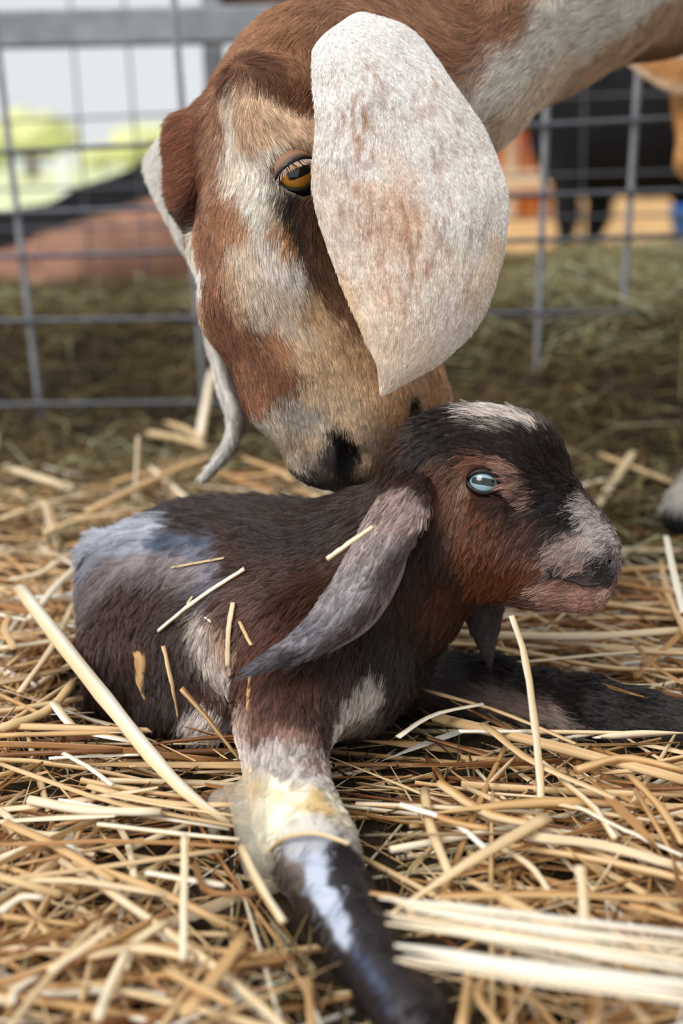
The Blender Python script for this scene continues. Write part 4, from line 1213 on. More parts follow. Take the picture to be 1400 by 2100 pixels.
black_col = lambda V: np.tile(lin((26, 25, 27)), (len(V), 1)) * (1 + 0.2 * fbm(V * 9, 2))[:, None]
bl = []
BZ = 4.0
bl.append(([P(1210, 272, BZ), P(1340, 262, BZ), P(1480, 262, BZ), P(1580, 250, BZ)], [PR(122, BZ), PR(128, BZ), PR(122, BZ), PR(95, BZ)], 0.06))
bl.append(([P(1190, 220, BZ), P(1120, 120, BZ + .05), P(1060, 40, BZ + .05)], [PR(100, BZ), PR(70, BZ), PR(50, BZ)], 0.06))
bl.append(([P(1065, 40, BZ), P(990, 95, BZ)], [PR(46, BZ), PR(24, BZ)], 0.03))
for (x0, x1, dz) in ((1158, 1157, 0.0), (1232, 1212, 0.14), (1520, 1540, 0.0), (1405, 1398, 0.14)):
    z = BZ - 0.08 + dz
    bl.append(([P(x0, 350, z), P((x0 + x1) / 2 + 4, 440, z), P(x1, 500, z), P(x1 - 3, 546, z)], [PR(30, z), PR(19, z), PR(13, z), PR(16, z)], 0.04))
coarse_animal('standing_goat', 'black goat standing in the yard beyond the fence', bl, 0.016, black_col, 0.03, 33, loc=G(1300, 546), fur_density=3e4, fur_r=0.0009)

# tan goat at the right edge, its ear pointing into the picture
TZ = 1.40
def tan_color(V):
    C = np.tile(lin((206, 154, 96)), (len(V), 1)) * (1 + 0.25 * fbm(V * 20, 3))[:, None]
    return C
tan, tan_body, _ = coarse_animal('young_goat', 'tan goat at the picture edge with a pale-rimmed ear below the doe neck', [
    ([P(1480, 190, TZ), P(1560, 120, TZ + .01), P(1660, 160, TZ + 0.02)], [0.052, 0.050, 0.045], 0.03), ([P(1470, 200, TZ), P(1420, 330, TZ - .02)], [0.038, 0.021], 0.03),
    ([(0.62, 1.41, 0.40), (0.80, 1.41, 0.36), (1.05, 1.41, 0.36)], [0.05, 0.085, 0.08], 0.05),
    ([(0.76, 1.38, 0.32), (0.76, 1.37, 0.16), (0.76, 1.37, 0.015)], [0.035, 0.018, 0.014], 0.02), ([(0.76, 1.45, 0.32), (0.77, 1.46, 0.16), (0.77, 1.46, 0.015)], [0.035, 0.018, 0.014], 0.02),
    ([(1.08, 1.38, 0.32), (1.10, 1.37, 0.16), (1.09, 1.37, 0.015)], [0.04, 0.018, 0.014], 0.02), ([(1.08, 1.45, 0.32), (1.10, 1.46, 0.16), (1.09, 1.46, 0.015)], [0.04, 0.018, 0.014], 0.02)],
    0.007, tan_color, 0.012, 35, fur_density=1.5e5, fur_r=0.0003)
tV, tQ, tN, tU, tW, tT = sheet([P(1470, 140, TZ - .02), P(1420, 118, TZ - .03), P(1345, 124, TZ - .03), P(1276, 118, TZ - .03)], [P(1480, 240, TZ - .02), P(1420, 205, TZ - .04), P(1350, 178, TZ - .04), P(1277, 124, TZ - .03)], 30, 16, 0.10, -_f, 0.006)
tC = np.tile(lin((200, 150, 98)), (len(tV), 1)); rim = (smooth(0.65, 0.9, tW) * 0.8 + smooth(0.75, 1.0, tU) * 0.9).clip(0, 1)[:, None]
tC = tC * (1 - rim) + lin((236, 214, 186)) * rim
me = mesh_np('tan_ear', tV, tQ); set_color(me, 'coat', tC)
tear = add_obj('ear', me, M_SKIN, tan)
if FUR:
    grow_fur('fur', tear, tV, tQ, tN, tC, tT, np.full(len(tV), 0.008), np.full(len(tV), 4e5), M_FUR, lift=0.2, radius=0.0002, npts=4, seed=36)

# blue bucket
def lathe(prof, seg=28):
    prof = np.array(prof); n = len(prof)
    a = np.arange(seg) * 2 * math.pi / seg
    V = np.stack([prof[:, None, 0] * np.cos(a), prof[:, None, 0] * np.sin(a), np.repeat(prof[:, 1:2], seg, 1)], -1).reshape(-1, 3)
    i, j = np.meshgrid(np.arange(n - 1), np.arange(seg), indexing='ij')
    p = (i * seg + j).ravel(); q = (i * seg + (j + 1) % seg).ravel()
    return V, np.stack([p, q, q + seg, p + seg], 1)
M_BLUE = plain_mat('blue_plastic', (24, 110, 200), 0.4, 0.5, 0.08, 20)
bk = G(1440, 552)
bucket = empty('bucket', bk, 'blue plastic bucket at the edge of the sandy yard', 'bucket')
V, Q = lathe([(0.0, 0.004), (0.075, 0.004), (0.078, 0.0), (0.082, 0.004), (0.100, 0.17), (0.107, 0.172), (0.107, 0.182), (0.097, 0.182), (0.093, 0.168), (0.076, 0.012), (0.0, 0.012)])
add_obj('shell', mesh_np('bucket_shell', V + bk, Q), M_BLUE, bucket)
V, F = tube([bk + np.array([0.108 * math.cos(t), -0.02 * math.sin(t), 0.165 - 0.09 * math.sin(t)]) for t in np.linspace(0, math.pi, 16)], 0.003, 6)
add_obj('handle', mesh_np('bucket_handle', V, F), M_WIRE, bucket)

# orange hut
M_HUT = [plain_mat('orange_board_' + n_, c_, 0.7, 0.2, 0.12, 6) for n_, c_ in (('light', (226, 140, 62)), ('deep', (204, 100, 36)), ('mid', (220, 124, 52)))]
M_PALE = plain_mat('pale_paint', (226, 204, 176), 0.7, 0.2, 0.08, 6)
hz = 7.0
hut = empty('hut', G(1060, 452), 'orange boarded hut with a pale post far across the yard', 'hut')
y0, y1 = P(1060, 345, hz)[2], P(1060, 235, hz)[2]
for i in range(9):
    x = P(960 + 22 * i, 300, hz)[0]
    Y = P(1060, 300, hz)[1]
    board('plank', (x, Y, -0.02), (x, Y, y1 + 0.02 * (i % 2)), 0.055, 0.03, M_HUT[i % 3], parent=hut)
for px_ in (1043, 1140, 955):
    x = P(px_, 300, hz)[0]
    board('post', (x, P(1060, 300, hz)[1] - 0.06, -0.02), (x, P(1060, 300, hz)[1] - 0.06, y1 - 0.03), 0.06, 0.06, M_PALE, parent=hut)
Y = P(1060, 300, hz)[1]
board('plinth', (P(950, 370, hz)[0], Y - 0.12, P(1060, 368, hz)[2]), (P(1160, 370, hz)[0], Y - 0.12, P(1060, 368, hz)[2]), 0.10, 0.06, M_PALE, parent=hut)
board('roof_board', (P(940, 250, hz)[0], Y - 0.1, y1 + 0.03), (P(1180, 250, hz)[0], Y - 0.1, y1 + 0.03), 0.06, 0.4, M_HUT[1], parent=hut)

# white post and trees far behind on the left
M_WHITE = plain_mat('white_paint', (236, 238, 240), 0.6, 0.3, 0.03, 6)
wp = G(132, 397)
board('yard_post', wp - np.array([0, 0, 0.02]), wp + np.array([0, 0, 0.46]), 0.11, 0.11, M_WHITE, 'white post standing on the lawn far behind', 'post')
M_LEAF = plain_mat('sunlit_leaves', (214, 216, 158), 0.8, 0.2, 0.15, 1.5, bump=0.5)  # washed-out sunlight is put into this pale leaf colour
M_BARK = plain_mat('bark', (120, 100, 78), 0.9, 0.1, 0.2, 6)
def tree(px, base_py, z, w, top_py, label, seed):
    b_ = P(px, 400, z); b_[2] = -0.02
    H_ = P(px, top_py, z)[2]; R_ = PR(w, z)
    root = empty('tree', b_, label, 'tree', 'trees beyond the lawn')
    V, F = tube(spline([b_, b_ + np.array([0.05, 0, H_ * 0.5]), b_ + np.array([0, 0.1, H_ * 0.85])], 8), np.linspace(R_ * 0.12, R_ * 0.05, 8), 8)
    add_obj('trunk', mesh_np('trunk', V, F), M_BARK, root)
    rg = np.random.default_rng(seed)
    f = Field(b_ + np.array([-R_ * 1.4, -R_ * 1.2, 0]), b_ + np.array([R_ * 1.4, R_ * 1.2, H_ * 1.15]), R_ / 13)
    for i in range(16):
        a, rr = rg.random() * 6.28, rg.random() ** 0.5 * R_ * 0.75
        hh = H_ * (0.35 + 0.5 * rg.random()) * (1 - 0.25 * rr / R_)
        f.ell(b_ + np.array([rr * math.cos(a), rr * math.sin(a) * 0.8, hh]), np.array([1, 1, 0.7]) * R_ * rg.uniform(0.25, 0.42), None, R_ * 0.1)
    V, Q = f.polygonise(1)
    V = V + f.normals(V) * (R_ * 0.12 * fbm(V * (6 / R_), 3))[:, None]
    add_obj('crown', mesh_np('crown', V, Q), M_LEAF, root)
tree(70, 330, 30, 110, 205, 'larger yellow green tree at the left end of the lawn', 1)
tree(330, 320, 38, 110, 250, 'low pale green tree behind the doe forehead', 2)
tree(215, 322, 60, 60, 292, 'small far off tree between the two larger ones', 3)

# ------------------------------------------------------------------ straw and hay
def straw_mat(name, source, stops, rough=0.45):
    """source: 'object' = one tone for each stalk object, 'attr' = tone stored on the mesh"""
    m, nt, b = new_mat(name)
    if source == 'object':
        s = nt.nodes.new('ShaderNodeAttribute'); s.attribute_type = 'OBJECT'; s.attribute_name = 'tone'; val = s.outputs['Fac']
    else:
        s = nt.nodes.new('ShaderNodeAttribute'); s.attribute_name = 'tone'; val = s.outputs['Fac']
    tc = nt.nodes.new('ShaderNodeTexCoord')
    nz = nt.nodes.new('ShaderNodeTexNoise'); nz.inputs['Scale'].default_value = 160.0 if source == 'attr' else 9.0; nz.inputs['Detail'].default_value = 5
    nt.links.new(tc.outputs['Object'], nz.inputs['Vector'])
    ad = nt.nodes.new('ShaderNodeMath'); ad.operation = 'MULTIPLY_ADD'
    nt.links.new(nz.outputs['Fac'], ad.inputs[0]); ad.inputs[1].default_value = 0.30; ad.inputs[2].default_value = -0.15
    st = nt.nodes.new('ShaderNodeAttribute'); st.attribute_name = 'streak'
    ma = nt.nodes.new('ShaderNodeMath'); ma.operation = 'MULTIPLY_ADD'; ma.inputs[1].default_value = 0.45
    nt.links.new(st.outputs['Fac'], ma.inputs[0]); nt.links.new(ad.outputs[0], ma.inputs[2])
    su = nt.nodes.new('ShaderNodeMath'); su.operation = 'ADD'; su.use_clamp = True
    nt.links.new(ma.outputs[0], su.inputs[0]); nt.links.new(val, su.inputs[1])
    r = nt.nodes.new('ShaderNodeValToRGB')
    e = r.color_ramp.elements
    while len(e) > 1:
        e.remove(e[-1])
    e[0].position, e[0].color = stops[0][0], (*lin(stops[0][1]), 1)
    for p_, c_ in stops[1:]:
        x = e.new(p_); x.color = (*lin(c_), 1)
    nt.links.new(su.outputs[0], r.inputs['Fac'])
    nt.links.new(r.outputs['Color'], b.inputs['Base Color'])
    b.inputs['Roughness'].default_value = rough
    b.inputs['Specular IOR Level'].default_value = 0.45
    return m
STOPS = [(0.0, (120, 76, 40)), (0.2, (172, 122, 72)), (0.42, (208, 166, 112)), (0.65, (228, 198, 152)), (0.85, (238, 220, 188)), (1.0, (246, 240, 226))]
M_STRAW_O = straw_mat('golden_straw', 'object', STOPS)
M_STRAW_A = straw_mat('golden_straw_mass', 'attr', STOPS)
HSTOPS = [(0.0, (38, 29, 17)), (0.3, (80, 63, 34)), (0.55, (122, 100, 58)), (0.8, (158, 144, 96)), (1.0, (190, 192, 156))]
M_HAY = straw_mat('greenish_hay', 'attr', HSTOPS, 0.7)

def unit_stalk(kind, rng):
    """stalk of length 1 along X and about 1 across; kind: round, split or leaf"""
    n = 7
    t = np.linspace(0, 1, n)
    bend = rng.normal(0, 0.020, 2)
    kink = rng.uniform(0.25, 0.75)
    ka = rng.normal(0, 0.10 if rng.random() < 0.45 else 0.02, 2)
    y = bend[0] * np.sin(math.pi * t) + ka[0] * np.maximum(0, t - kink)
    z = bend[1] * np.sin(math.pi * t) + ka[1] * np.maximum(0, t - kink)
    return t, y, z

STALK_MESHES = []
def make_variants():
    rng = np.random.default_rng(3)
    for v in range(16):
        kind = ('round', 'round', 'split', 'leaf')[v % 4]
        t, y, z = unit_stalk(kind, rng)
        n = len(t)
        if kind == 'round':
            rad = 0.5 * (1 - 0.25 * t * rng.random()) * (1 + 0.18 * (np.abs(t - 0.5) < 0.1))
            ring = [(math.cos(a), math.sin(a)) for a in np.arange(6) * math.pi / 3]
        elif kind == 'split':
            rad = 0.55 * np.array([0.8, 1, 1.1, 1, 1, 0.85, 0.35])
            ring = [(-1, 0.30), (-0.5, -0.02), (0.5, -0.02), (1, 0.30), (0.5, 0.16), (-0.5, 0.16)]
        else:
            rad = 0.75 * np.array([0.25, 0.7, 1, 1, 0.8, 0.45, 0.08])
            ring = [(-1, 0.10), (0, -0.12), (1, 0.10), (0.9, 0.18), (0, 0.02), (-0.9, 0.18)]
        STALK_MESHES.append((t, y, z, rad, np.array(ring), kind))
make_variants()

def stalk_geometry(v, L, w, twist, scale_bend=1.0):
    """real-size stalk along X"""
    t, y, z, rad, ring, kind = STALK_MESHES[v]
    c, s = math.cos(twist), math.sin(twist)
    tw = 0 if kind == 'round' else (t - 0.5) * 1.1
    n = len(t)
    V = np.zeros((n, 6, 3))
    V[:, :, 0] = (t * L)[:, None]
    ca, sa = np.cos(tw + t * 0), np.sin(tw + t * 0)
    ry = ring[None, :, 0] * ca[:, None] - ring[None, :, 1] * sa[:, None]
    rz = ring[None, :, 0] * sa[:, None] + ring[None, :, 1] * ca[:, None]
    V[:, :, 1] = (y * L * scale_bend)[:, None] + ry * rad[:, None] * w
    V[:, :, 2] = (z * L * scale_bend)[:, None] + rz * rad[:, None] * w
    if kind != 'round':      # ragged cut
        V[0, :, 0] += w * np.array([0.5, -0.6, 0.3, 0, 0.9, -0.2]); V[-1, :, 0] += w * np.array([0.2, 1.0, -0.5, 0.4, -0.2, 0.6])
    Y = V[:, :, 1] * c - V[:, :, 2] * s
    Z = V[:, :, 1] * s + V[:, :, 2] * c
    V[:, :, 1], V[:, :, 2] = Y, Z
    return V.reshape(-1, 3)

def stalk_faces(n=7):
    i, j = np.meshgrid(np.arange(n - 1), np.arange(6), indexing='ij')
    p = (i * 6 + j).ravel(); q = (i * 6 + (j + 1) % 6).ravel()
    F = np.stack([p, q, q + 6, p + 6], 1)
    caps = np.array([(0, 3, 2, 1), (0, 5, 4, 3), (36, 37, 38, 39), (36, 39, 40, 41)])
    return np.concatenate([F, caps])
SF = stalk_faces()

def frame(d, roll=0.0):
    d = unit(d)
    s = unit(np.cross((0, 0, 1.0), d)) if abs(d[2]) < 0.98 else np.array([0, 1.0, 0])
    w = np.cross(d, s)
    return np.stack([d, s * math.cos(roll) + w * math.sin(roll), -s * math.sin(roll) + w * math.cos(roll)], 1)

LEN_CLASSES = [(0.07, 0.0029), (0.11, 0.0033), (0.16, 0.0036), (0.22, 0.0038)]
SHARED = {}
def shared_stalk(v, lc):
    if (v, lc) not in SHARED:
        L, w = LEN_CLASSES[lc]
        me = mesh_np('straw_stalk', stalk_geometry(v, L, w, 0.0), SF)
        me.materials.append(M_STRAW_O)
        set_float(me, 'streak', np.tile(np.random.default_rng(v).normal(0, 0.30, 6), 7))
        SHARED[(v, lc)] = me
    return SHARED[(v, lc)]

def clear_of_animals(A, B, pad=0.002):
    t = np.linspace(0, 1, 9)[:, None]
    X = A * (1 - t) + B * t
    ins = ((X > kid_field.lo) & (X < kid_field.lo + kid_field.h * (np.array(kid_field.n) - 1))).all(1)
    d = np.where(ins, kid_field.sample(X), 1.0)
    return d.min() > pad

def straw_density(x, y):
    """how much straw lies where: thick in front and on the left, thin on the right behind the kid's head"""
    px, py, z = project(np.stack([x, y, np.zeros_like(x)], 1))
    d = np.ones(len(x))
    rb = (py < 1250) & (px > 950)
    d = np.where(rb, np.where(py < 1180, 0.10, 0.45), d)
    d = np.where(py < 1120, d * 0.55, d)
    d = np.where(py < 980, d * np.where((px > 150) & (px < 700), 0.30, 0.10), d)
    d = np.where(py < 860, d * 0.25, d)
    leg_shade = (px > 690 + (py - 1480) * 0.16) & (px < 830 + (py - 1480) * 0.2) & (py > 1480)     # straw thinned so the dark floor imitates the foreleg's deep shadow
    d = np.where(leg_shade, d * 0.12, d)
    d = np.where((px > 680) & (px < 870) & (py > 1440) & (py < 1640), d * 0.12, d)  # thinned here too, standing in for the shadow right of the chest
    d = np.where((px < 340) & (py > 1545) & (py < 1640), d * 0.35, d)
    patch = fbm(np.stack([x * 14, y * 14, x * 0], 1), 2)
    return d * np.clip(0.85 + 0.9 * patch, 0.15, 1)

def near_kid(X):
    ins = ((X > kid_field.lo) & (X < kid_field.lo + kid_field.h * (np.array(kid_field.n) - 1))).all(-1)
    return np.where(ins, kid_field.sample(X), 1.0)

rs = np.random.default_rng(77)
def random_stalks(count, layers, xr, yr, lens):
    """end points of stalks lying about on the floor, clear of the kid"""
    N = count * 9
    x, y = rs.uniform(*xr, N), rs.uniform(*yr, N)
    k = rs.random(N) < straw_density(x, y)
    x, y = x[k], y[k]; N = len(x)
    L = rs.uniform(*lens, N) * (0.6 + 0.8 * rs.random(N))
    az = rs.normal(0, 0.75, N) + np.where(rs.random(N) < 0.75, 0, math.pi / 2) + np.where(rs.random(N) < 0.5, math.pi, 0)
    d = unit_rows(np.stack([np.cos(az), np.sin(az) * 0.9, rs.normal(0, 0.07, N)], 1))
    c = np.stack([x, y, height(x, y) + rs.choice(layers, N) + rs.uniform(0, 0.006, N)], 1)
    A, B = c - d * L[:, None] / 2, c + d * L[:, None] / 2
    up = np.maximum(0, -0.012 - np.minimum(A[:, 2], B[:, 2]))
    A[:, 2] += up; B[:, 2] += up
    t = np.linspace(0, 1, 9)[None, :, None]
    ok = near_kid(A[:, None] * (1 - t) + B[:, None] * t).min(1) > 0.002
    return A[ok][:count], B[ok][:count], L[ok][:count]

def stuff_mass(name, items, faces, mat, label, cat):
    """many stalks nobody could count joined into one mesh; items: (V, tone)"""
    n = len(items)
    k = items[0][0].shape[0]
    V = np.concatenate([i[0] for i in items])
    F = (faces[None] + (np.arange(n) * k)[:, None, None]).reshape(-1, faces.shape[1])
    me = mesh_np(name, V, F)
    set_float(me, 'tone', np.repeat([i[1] for i in items], k))
    if k == 42: set_float(me, 'streak', np.tile(rs.normal(0, 0.30, (n, 1, 6)), (1, 7, 1)).ravel())
    return add_obj(name, me, mat, None, label, cat, kind='stuff')

items = []
for A, B, L in zip(*random_stalks(4600, [0.0, 0.002, 0.004, 0.008, 0.012], (-0.42, 0.48), (0.26, 1.30), (0.05, 0.26))):
    v = int(rs.integers(16)); w = 0.0008 + 0.0032 * rs.random() ** 1.3
    V = stalk_geometry(v, L, w, rs.uniform(0, 6.28), 0.8) @ frame(B - A, rs.uniform(0, 6.28)).T + A
    items.append((V, float(np.clip(rs.normal(0.46, 0.30), 0, 1))))
stuff_mass('straw_bedding', items, SF, M_STRAW_A, 'thick layer of golden straw bedding on the floor', 'straw')

def describe(o, A, B, w, tone, form):
    """label of one loose stalk from how it looks and where it lies"""
    c = (np.asarray(A) + np.asarray(B)) / 2
    px, py, _ = (float(q[0]) for q in project(c[None]))
    L = float(np.linalg.norm(np.asarray(B) - np.asarray(A)))
    tone_w = 'brown' if tone < 0.36 else 'golden' if tone < 0.58 else 'pale yellow' if tone < 0.78 else 'cream'
    len_w = 'short' if L < 0.085 else 'long' if L > 0.16 else 'medium'
    a = abs(math.degrees(math.atan2(B[1] - A[1], B[0] - A[0])) % 180 - 90)
    dir_w = 'lying crosswise' if a > 55 else 'lying lengthwise' if a < 30 else 'lying aslant'
    if py < 1120: where = 'behind the kid back' if px < 800 else 'behind the kid head'
    elif py < 1420: where = 'left of the kid haunch' if px < 400 else 'beyond the far foreleg'
    elif py < 1760: where = 'left of the near knee' if px < 600 else 'between the two forelegs'
    else: where = 'at the lower left' if px < 640 else 'at the lower right'
    tag(o, f'{len_w} {tone_w} {form} straw stalk {dir_w} {where}', 'straw', GG)

# hero stalks read off the photograph, each with its own shape
def stalk_obj(pts, widths, label=None, flat=0.8, tone=None, sides=8, group=None, name='straw_stalk', n=16, mat=None):
    P_ = spline(pts, n)
    w = np.interp(np.linspace(0, 1, n), np.linspace(0, 1, len(np.atleast_1d(widths))), np.atleast_1d(widths)) if np.ndim(widths) else np.full(n, widths)
    w = w * (1 + 0.06 * np.sin(np.arange(n) * 2.1))
    V, F = tube(P_, w / 2, sides, flat)
    V = V + 0.0003 * np.stack([vnoise(V * 250 + k_ * 11) for k_ in range(3)], 1)
    o0 = P_.mean(0)
    me = mesh_np('straw_stalk', V - o0, F)
    set_float(me, 'streak', np.tile(rs.normal(0, 0.34, sides), n))
    o = add_obj(name, me, mat or M_STRAW_O, None, label, 'straw', group)
    o.location = Vector(o0)
    o['tone'] = float(np.clip(rs.normal(0.58, 0.2), 0.05, 1)) if tone is None else tone
    return o

GL, GG = 'loose golden straw stalk lying on the bedding', 'loose straw stalks on the bedding'
def g(px, py, h): return G(px, py, h)
def skin(px, py, off=0.002):
    p = kc.on_skin(px, py)
    return p + unit(CAM - p) * off
H1 = [
    ([P(1048, 1262, 0.648), P(1076, 1350, 0.645), P(1098, 1500, 0.640), P(1108, 1620, 0.635), g(1102, 1700, 0.012)], 16, 'pale bent straw standing upright beside the far foreleg'),
    ([P(670, 1146, 0.638), P(764, 1080, 0.638)], 17, 'short pale straw stuck across the kid grey ear'),
    ([skin(322, 1292), skin(400, 1230, 0.004), skin(502, 1163, 0.003)], 17, 'split yellow straw lying on the kid flank'),
    ([skin(348, 1164), skin(456, 1144)], 9, 'thin pale straw across the wet grey rump patch'),
    ([skin(476, 1232, 0.007), skin(466, 1300, 0.007), skin(466, 1372, 0.007)], 11, 'thin pale straw stuck upright on the kid ribs'),
    ([skin(490, 1276, 0.006), skin(512, 1322, 0.006)], 9, 'tiny brown straw bit stuck on the kid ribs'),
    ([g(40, 1205, 0.050), g(120, 1310, 0.046), g(230, 1450, 0.040), g(355, 1600, 0.030), g(470, 1690, 0.016)], (34, 38, 38, 30, 16), 'thick long pale straw slanting in front of the kid haunch'),
    ([g(274, 1236, 0.075), g(277, 1330, 0.050)], 10, 'short upright straw in front of the brown haunch'),
    ([g(250, 1322, 0.050), g(285, 1340, 0.052), g(290, 1400, 0.035), g(305, 1445, 0.022)], (8, 26, 22, 12), 'curled brown straw leaf standing by the haunch'),
    ([g(335, 1325, 0.060), g(352, 1400, 0.042), g(366, 1478, 0.018)], 9, 'thin orange straw upright beside the white belly patch'),
    ([g(372, 1412, 0.070), g(430, 1480, 0.052), g(490, 1556, 0.030)], (15, 14, 12), 'brown straw leaning against the kid white belly'),
    ([skin(540, 1752, 0.004), skin(590, 1712, 0.006), skin(650, 1712, 0.006), P(714, 1730, LZ(1730, 0.040))], (13, 15, 15, 13), 'curved straw lying over the kid knee'),
    ([g(378, 1712, 0.045), g(377, 1840, 0.035), g(375, 1970, 0.022)], 15, 'pale straw standing upright at lower left'),
    ([g(1120, 1676, 0.030), g(960, 1770, 0.034), g(800, 1875, 0.026)], (34, 28, 8), 'long tapering pale straw pointing at the near foreleg'),
    ([g(1180, 1652, 0.030), g(1290, 1706, 0.028), g(1400, 1755, 0.026)], 11, 'thin whitish straw at the middle right edge'),
    ([g(1366, 1100, 0.060), g(1380, 1170, 0.045), g(1410, 1290, 0.020)], (13, 15, 16), 'upright straw at the right edge under the white hoof'),
    ([g(1222, 1040, 0.012), g(1298, 928, 0.030)], 23, 'straw slanting up behind the kid nose'),
    ([g(1178, 1000, 0.022), g(1240, 984, 0.026)], 14, 'short straw just behind the kid nose bridge'),
    ([g(12, 958, 0.020), g(80, 980, 0.018), g(155, 1003, 0.012)], 24, 'golden straw lying alone at left behind the rump'),
    ([g(277, 1030, 0.010), g(284, 895, 0.075)], 18, 'straw standing upright behind the kid back'),
    ([g(95, 1028, 0.050), g(120, 1122, 0.010)], 22, 'short pale straw leaning left of the rump'),
    ([g(408, 905, 0.015), g(434, 760, 0.090)], (22, 14), 'straw standing beside the doe far ear'),
    ([g(728, 1648, 0.020), g(1000, 1660, 0.018), g(1110, 1668, 0.016)], (12, 16, 12), 'straight straw running right from the near knee'),
    ([g(300, 1790, 0.028), g(462, 1816, 0.026)], 17, 'short bright straw at lower left beside the upright one'),
    ([skin(418, 1262), skin(430, 1276)], 7, 'dark chaff fleck on the kid flank above the white patch'),
    ([skin(512, 1385), skin(508, 1440), skin(512, 1490)], 8, 'thin brown straw sliver down the kid shoulder'),
    ([skin(380, 1238), skin(392, 1222)], 10, 'small yellow chaff fleck on the brown haunch'),
    ([g(160, 1190, 0.060), g(175, 1250, 0.045), g(190, 1310, 0.030)], (10, 14, 8), 'yellowish hay wisp hanging behind the kid rump'),
    ([g(1190, 1775, 0.050), g(1200, 1900, 0.030)], 22, 'upright blunt straw at lower right'),
]
for pts, w, lab in H1:
    z0 = [(np.asarray(p) - CAM) @ _f for p in pts]
    zz = float(np.mean(z0))
    stalk_obj(pts, np.array(np.atleast_1d(w)) * zz / FPX, lab, 0.5, 0.45 if ('brown' in lab or 'orange' in lab) else (0.90 if 'whit' in lab else 0.78))
def bundle(label, px0, py0, px1, py1, h, n, spread, w, tone):
    """a broken stem split into flat strands that still hang together"""
    root = empty('straw_bundle', G((px0 + px1) / 2, (py0 + py1) / 2, h), label, 'straw')
    for i in range(n):
        o_ = (i - (n - 1) / 2) * spread
        a_, m_, b_ = (G(px0 + rs.uniform(-10, 60), py0 + o_ * 0.8, h + rs.uniform(-0.003, 0.003)), G((px0 + px1) / 2, (py0 + py1) / 2 + o_ + rs.uniform(-6, 6), h + 0.002), G(px1 + rs.uniform(-30, 30), py1 + o_ * 1.1, h + rs.uniform(-0.003, 0.003)))
        pts = spline([a_, m_, b_], 10)
        zz = float((m_ - CAM) @ _f)
        V, F = tube(pts, w * rs.uniform(0.7, 1.2) * zz / FPX / 2 * np.array([0.5, .8, 1, 1, 1.05, 1, 1, .95, .9, .7]), 7, 0.35)
        V = V + 0.0005 * np.stack([vnoise(V * 200 + k_ * 11) for k_ in range(3)], 1)
        me = mesh_np('strand', V, F)
        set_float(me, 'streak', np.tile(rs.normal(0, 0.4, 7), 10))
        o = add_obj('strand', me, M_STRAW_O, root); o['tone'] = float(np.clip(tone + rs.normal(0, 0.10), 0, 1))
bundle('broad whitish split straw at the lower right edge', 785, 1866, 1440, 1960, 0.050, 6, 13, 22, 0.90)
bundle('cream split straw just below the broad whitish one', 805, 1952, 1440, 2040, 0.050, 4, 12, 22, 0.82)
H2 = [  # further stalks read off the photograph
    (60, 1640, 330, 1664, 26), (180, 1612, 480, 1650, 22), (0, 1566, 480, 1694, 16), (0, 1662, 150, 1712, 18), (12, 1688, 232, 1804, 24), (0, 1804, 350, 1836, 20), (0, 1732, 500, 1738, 14), (495, 1738, 580, 1890, 20),
    (200, 1690, 490, 1722, 14), (120, 1640, 470, 1700, 12), (220, 1630, 480, 1672, 12), (400, 1770, 530, 1830, 18), (0, 1508, 270, 1500, 16), (0, 1495, 150, 1400, 26), (110, 1440, 270, 1520, 22), (100, 1555, 285, 1548, 10), (130, 1545, 230, 1610, 14),
    (250, 1990, 340, 1890, 30), (180, 1960, 400, 1965, 34), (340, 1990, 480, 2060, 24), (200, 2090, 260, 1950, 26), (380, 2080, 500, 1920, 34), (20, 2060, 80, 2000, 26), (100, 1990, 230, 1900, 22), (0, 1870, 90, 1840, 20),
    (868, 1414, 1180, 1525, 13), (816, 1512, 990, 1444, 15), (890, 1470, 1420, 1604, 30), (990, 1484, 1260, 1636, 20), (940, 1500, 1080, 1500, 12), (1180, 1580, 1400, 1580, 24), (1150, 1600, 1260, 1720, 16), (1290, 1590, 1400, 1730, 20),
    (900, 1605, 1110, 1694, 26), (1080, 1715, 1400, 1780, 30), (900, 1838, 1400, 1846, 24), (1020, 1735, 1140, 1850, 16), (870, 1620, 920, 1790, 24), (820, 1650, 1000, 1745, 20), (1000, 1700, 870, 1660, 18), (1100, 1640, 1400, 1690, 14),
    (945, 2110, 960, 1975, 26), (1210, 2110, 1200, 1990, 24), (1030, 2110, 1000, 1990, 20), (1330, 2100, 1240, 2010, 26), (860, 1900, 760, 1830, 18),
    (845, 1306, 1092, 1262, 14), (940, 1300, 1410, 1292, 24), (1080, 1338, 1410, 1375, 18), (1300, 1320, 1400, 1402, 12), (900, 1320, 1080, 1345, 14), (1050, 1360, 1410, 1330, 12), (1355, 1150, 1405, 1300, 15), (1230, 932, 1380, 990, 14), (870, 1275, 1050, 1265, 12), (1020, 1290, 1240, 1250, 12),
    (90, 1092, 260, 1052, 16), (305, 888, 420, 915, 18), (340, 868, 412, 902, 18), (0, 1064, 200, 1010, 18), (180, 1050, 450, 930, 20), (230, 990, 470, 925, 16), (480, 980, 640, 960, 20), (500, 940, 600, 985, 16), (120, 1150, 20, 1190, 16), (0, 1240, 110, 1262, 20), (30, 1330, 20, 1260, 18), (60, 1270, 170, 1150, 18), (0, 1330, 180, 1300, 18), (150, 1240, 40, 1420, 16),
    (560, 1010, 420, 960, 14), (600, 1000, 700, 1030, 12), (310, 960, 380, 1020, 14),
]
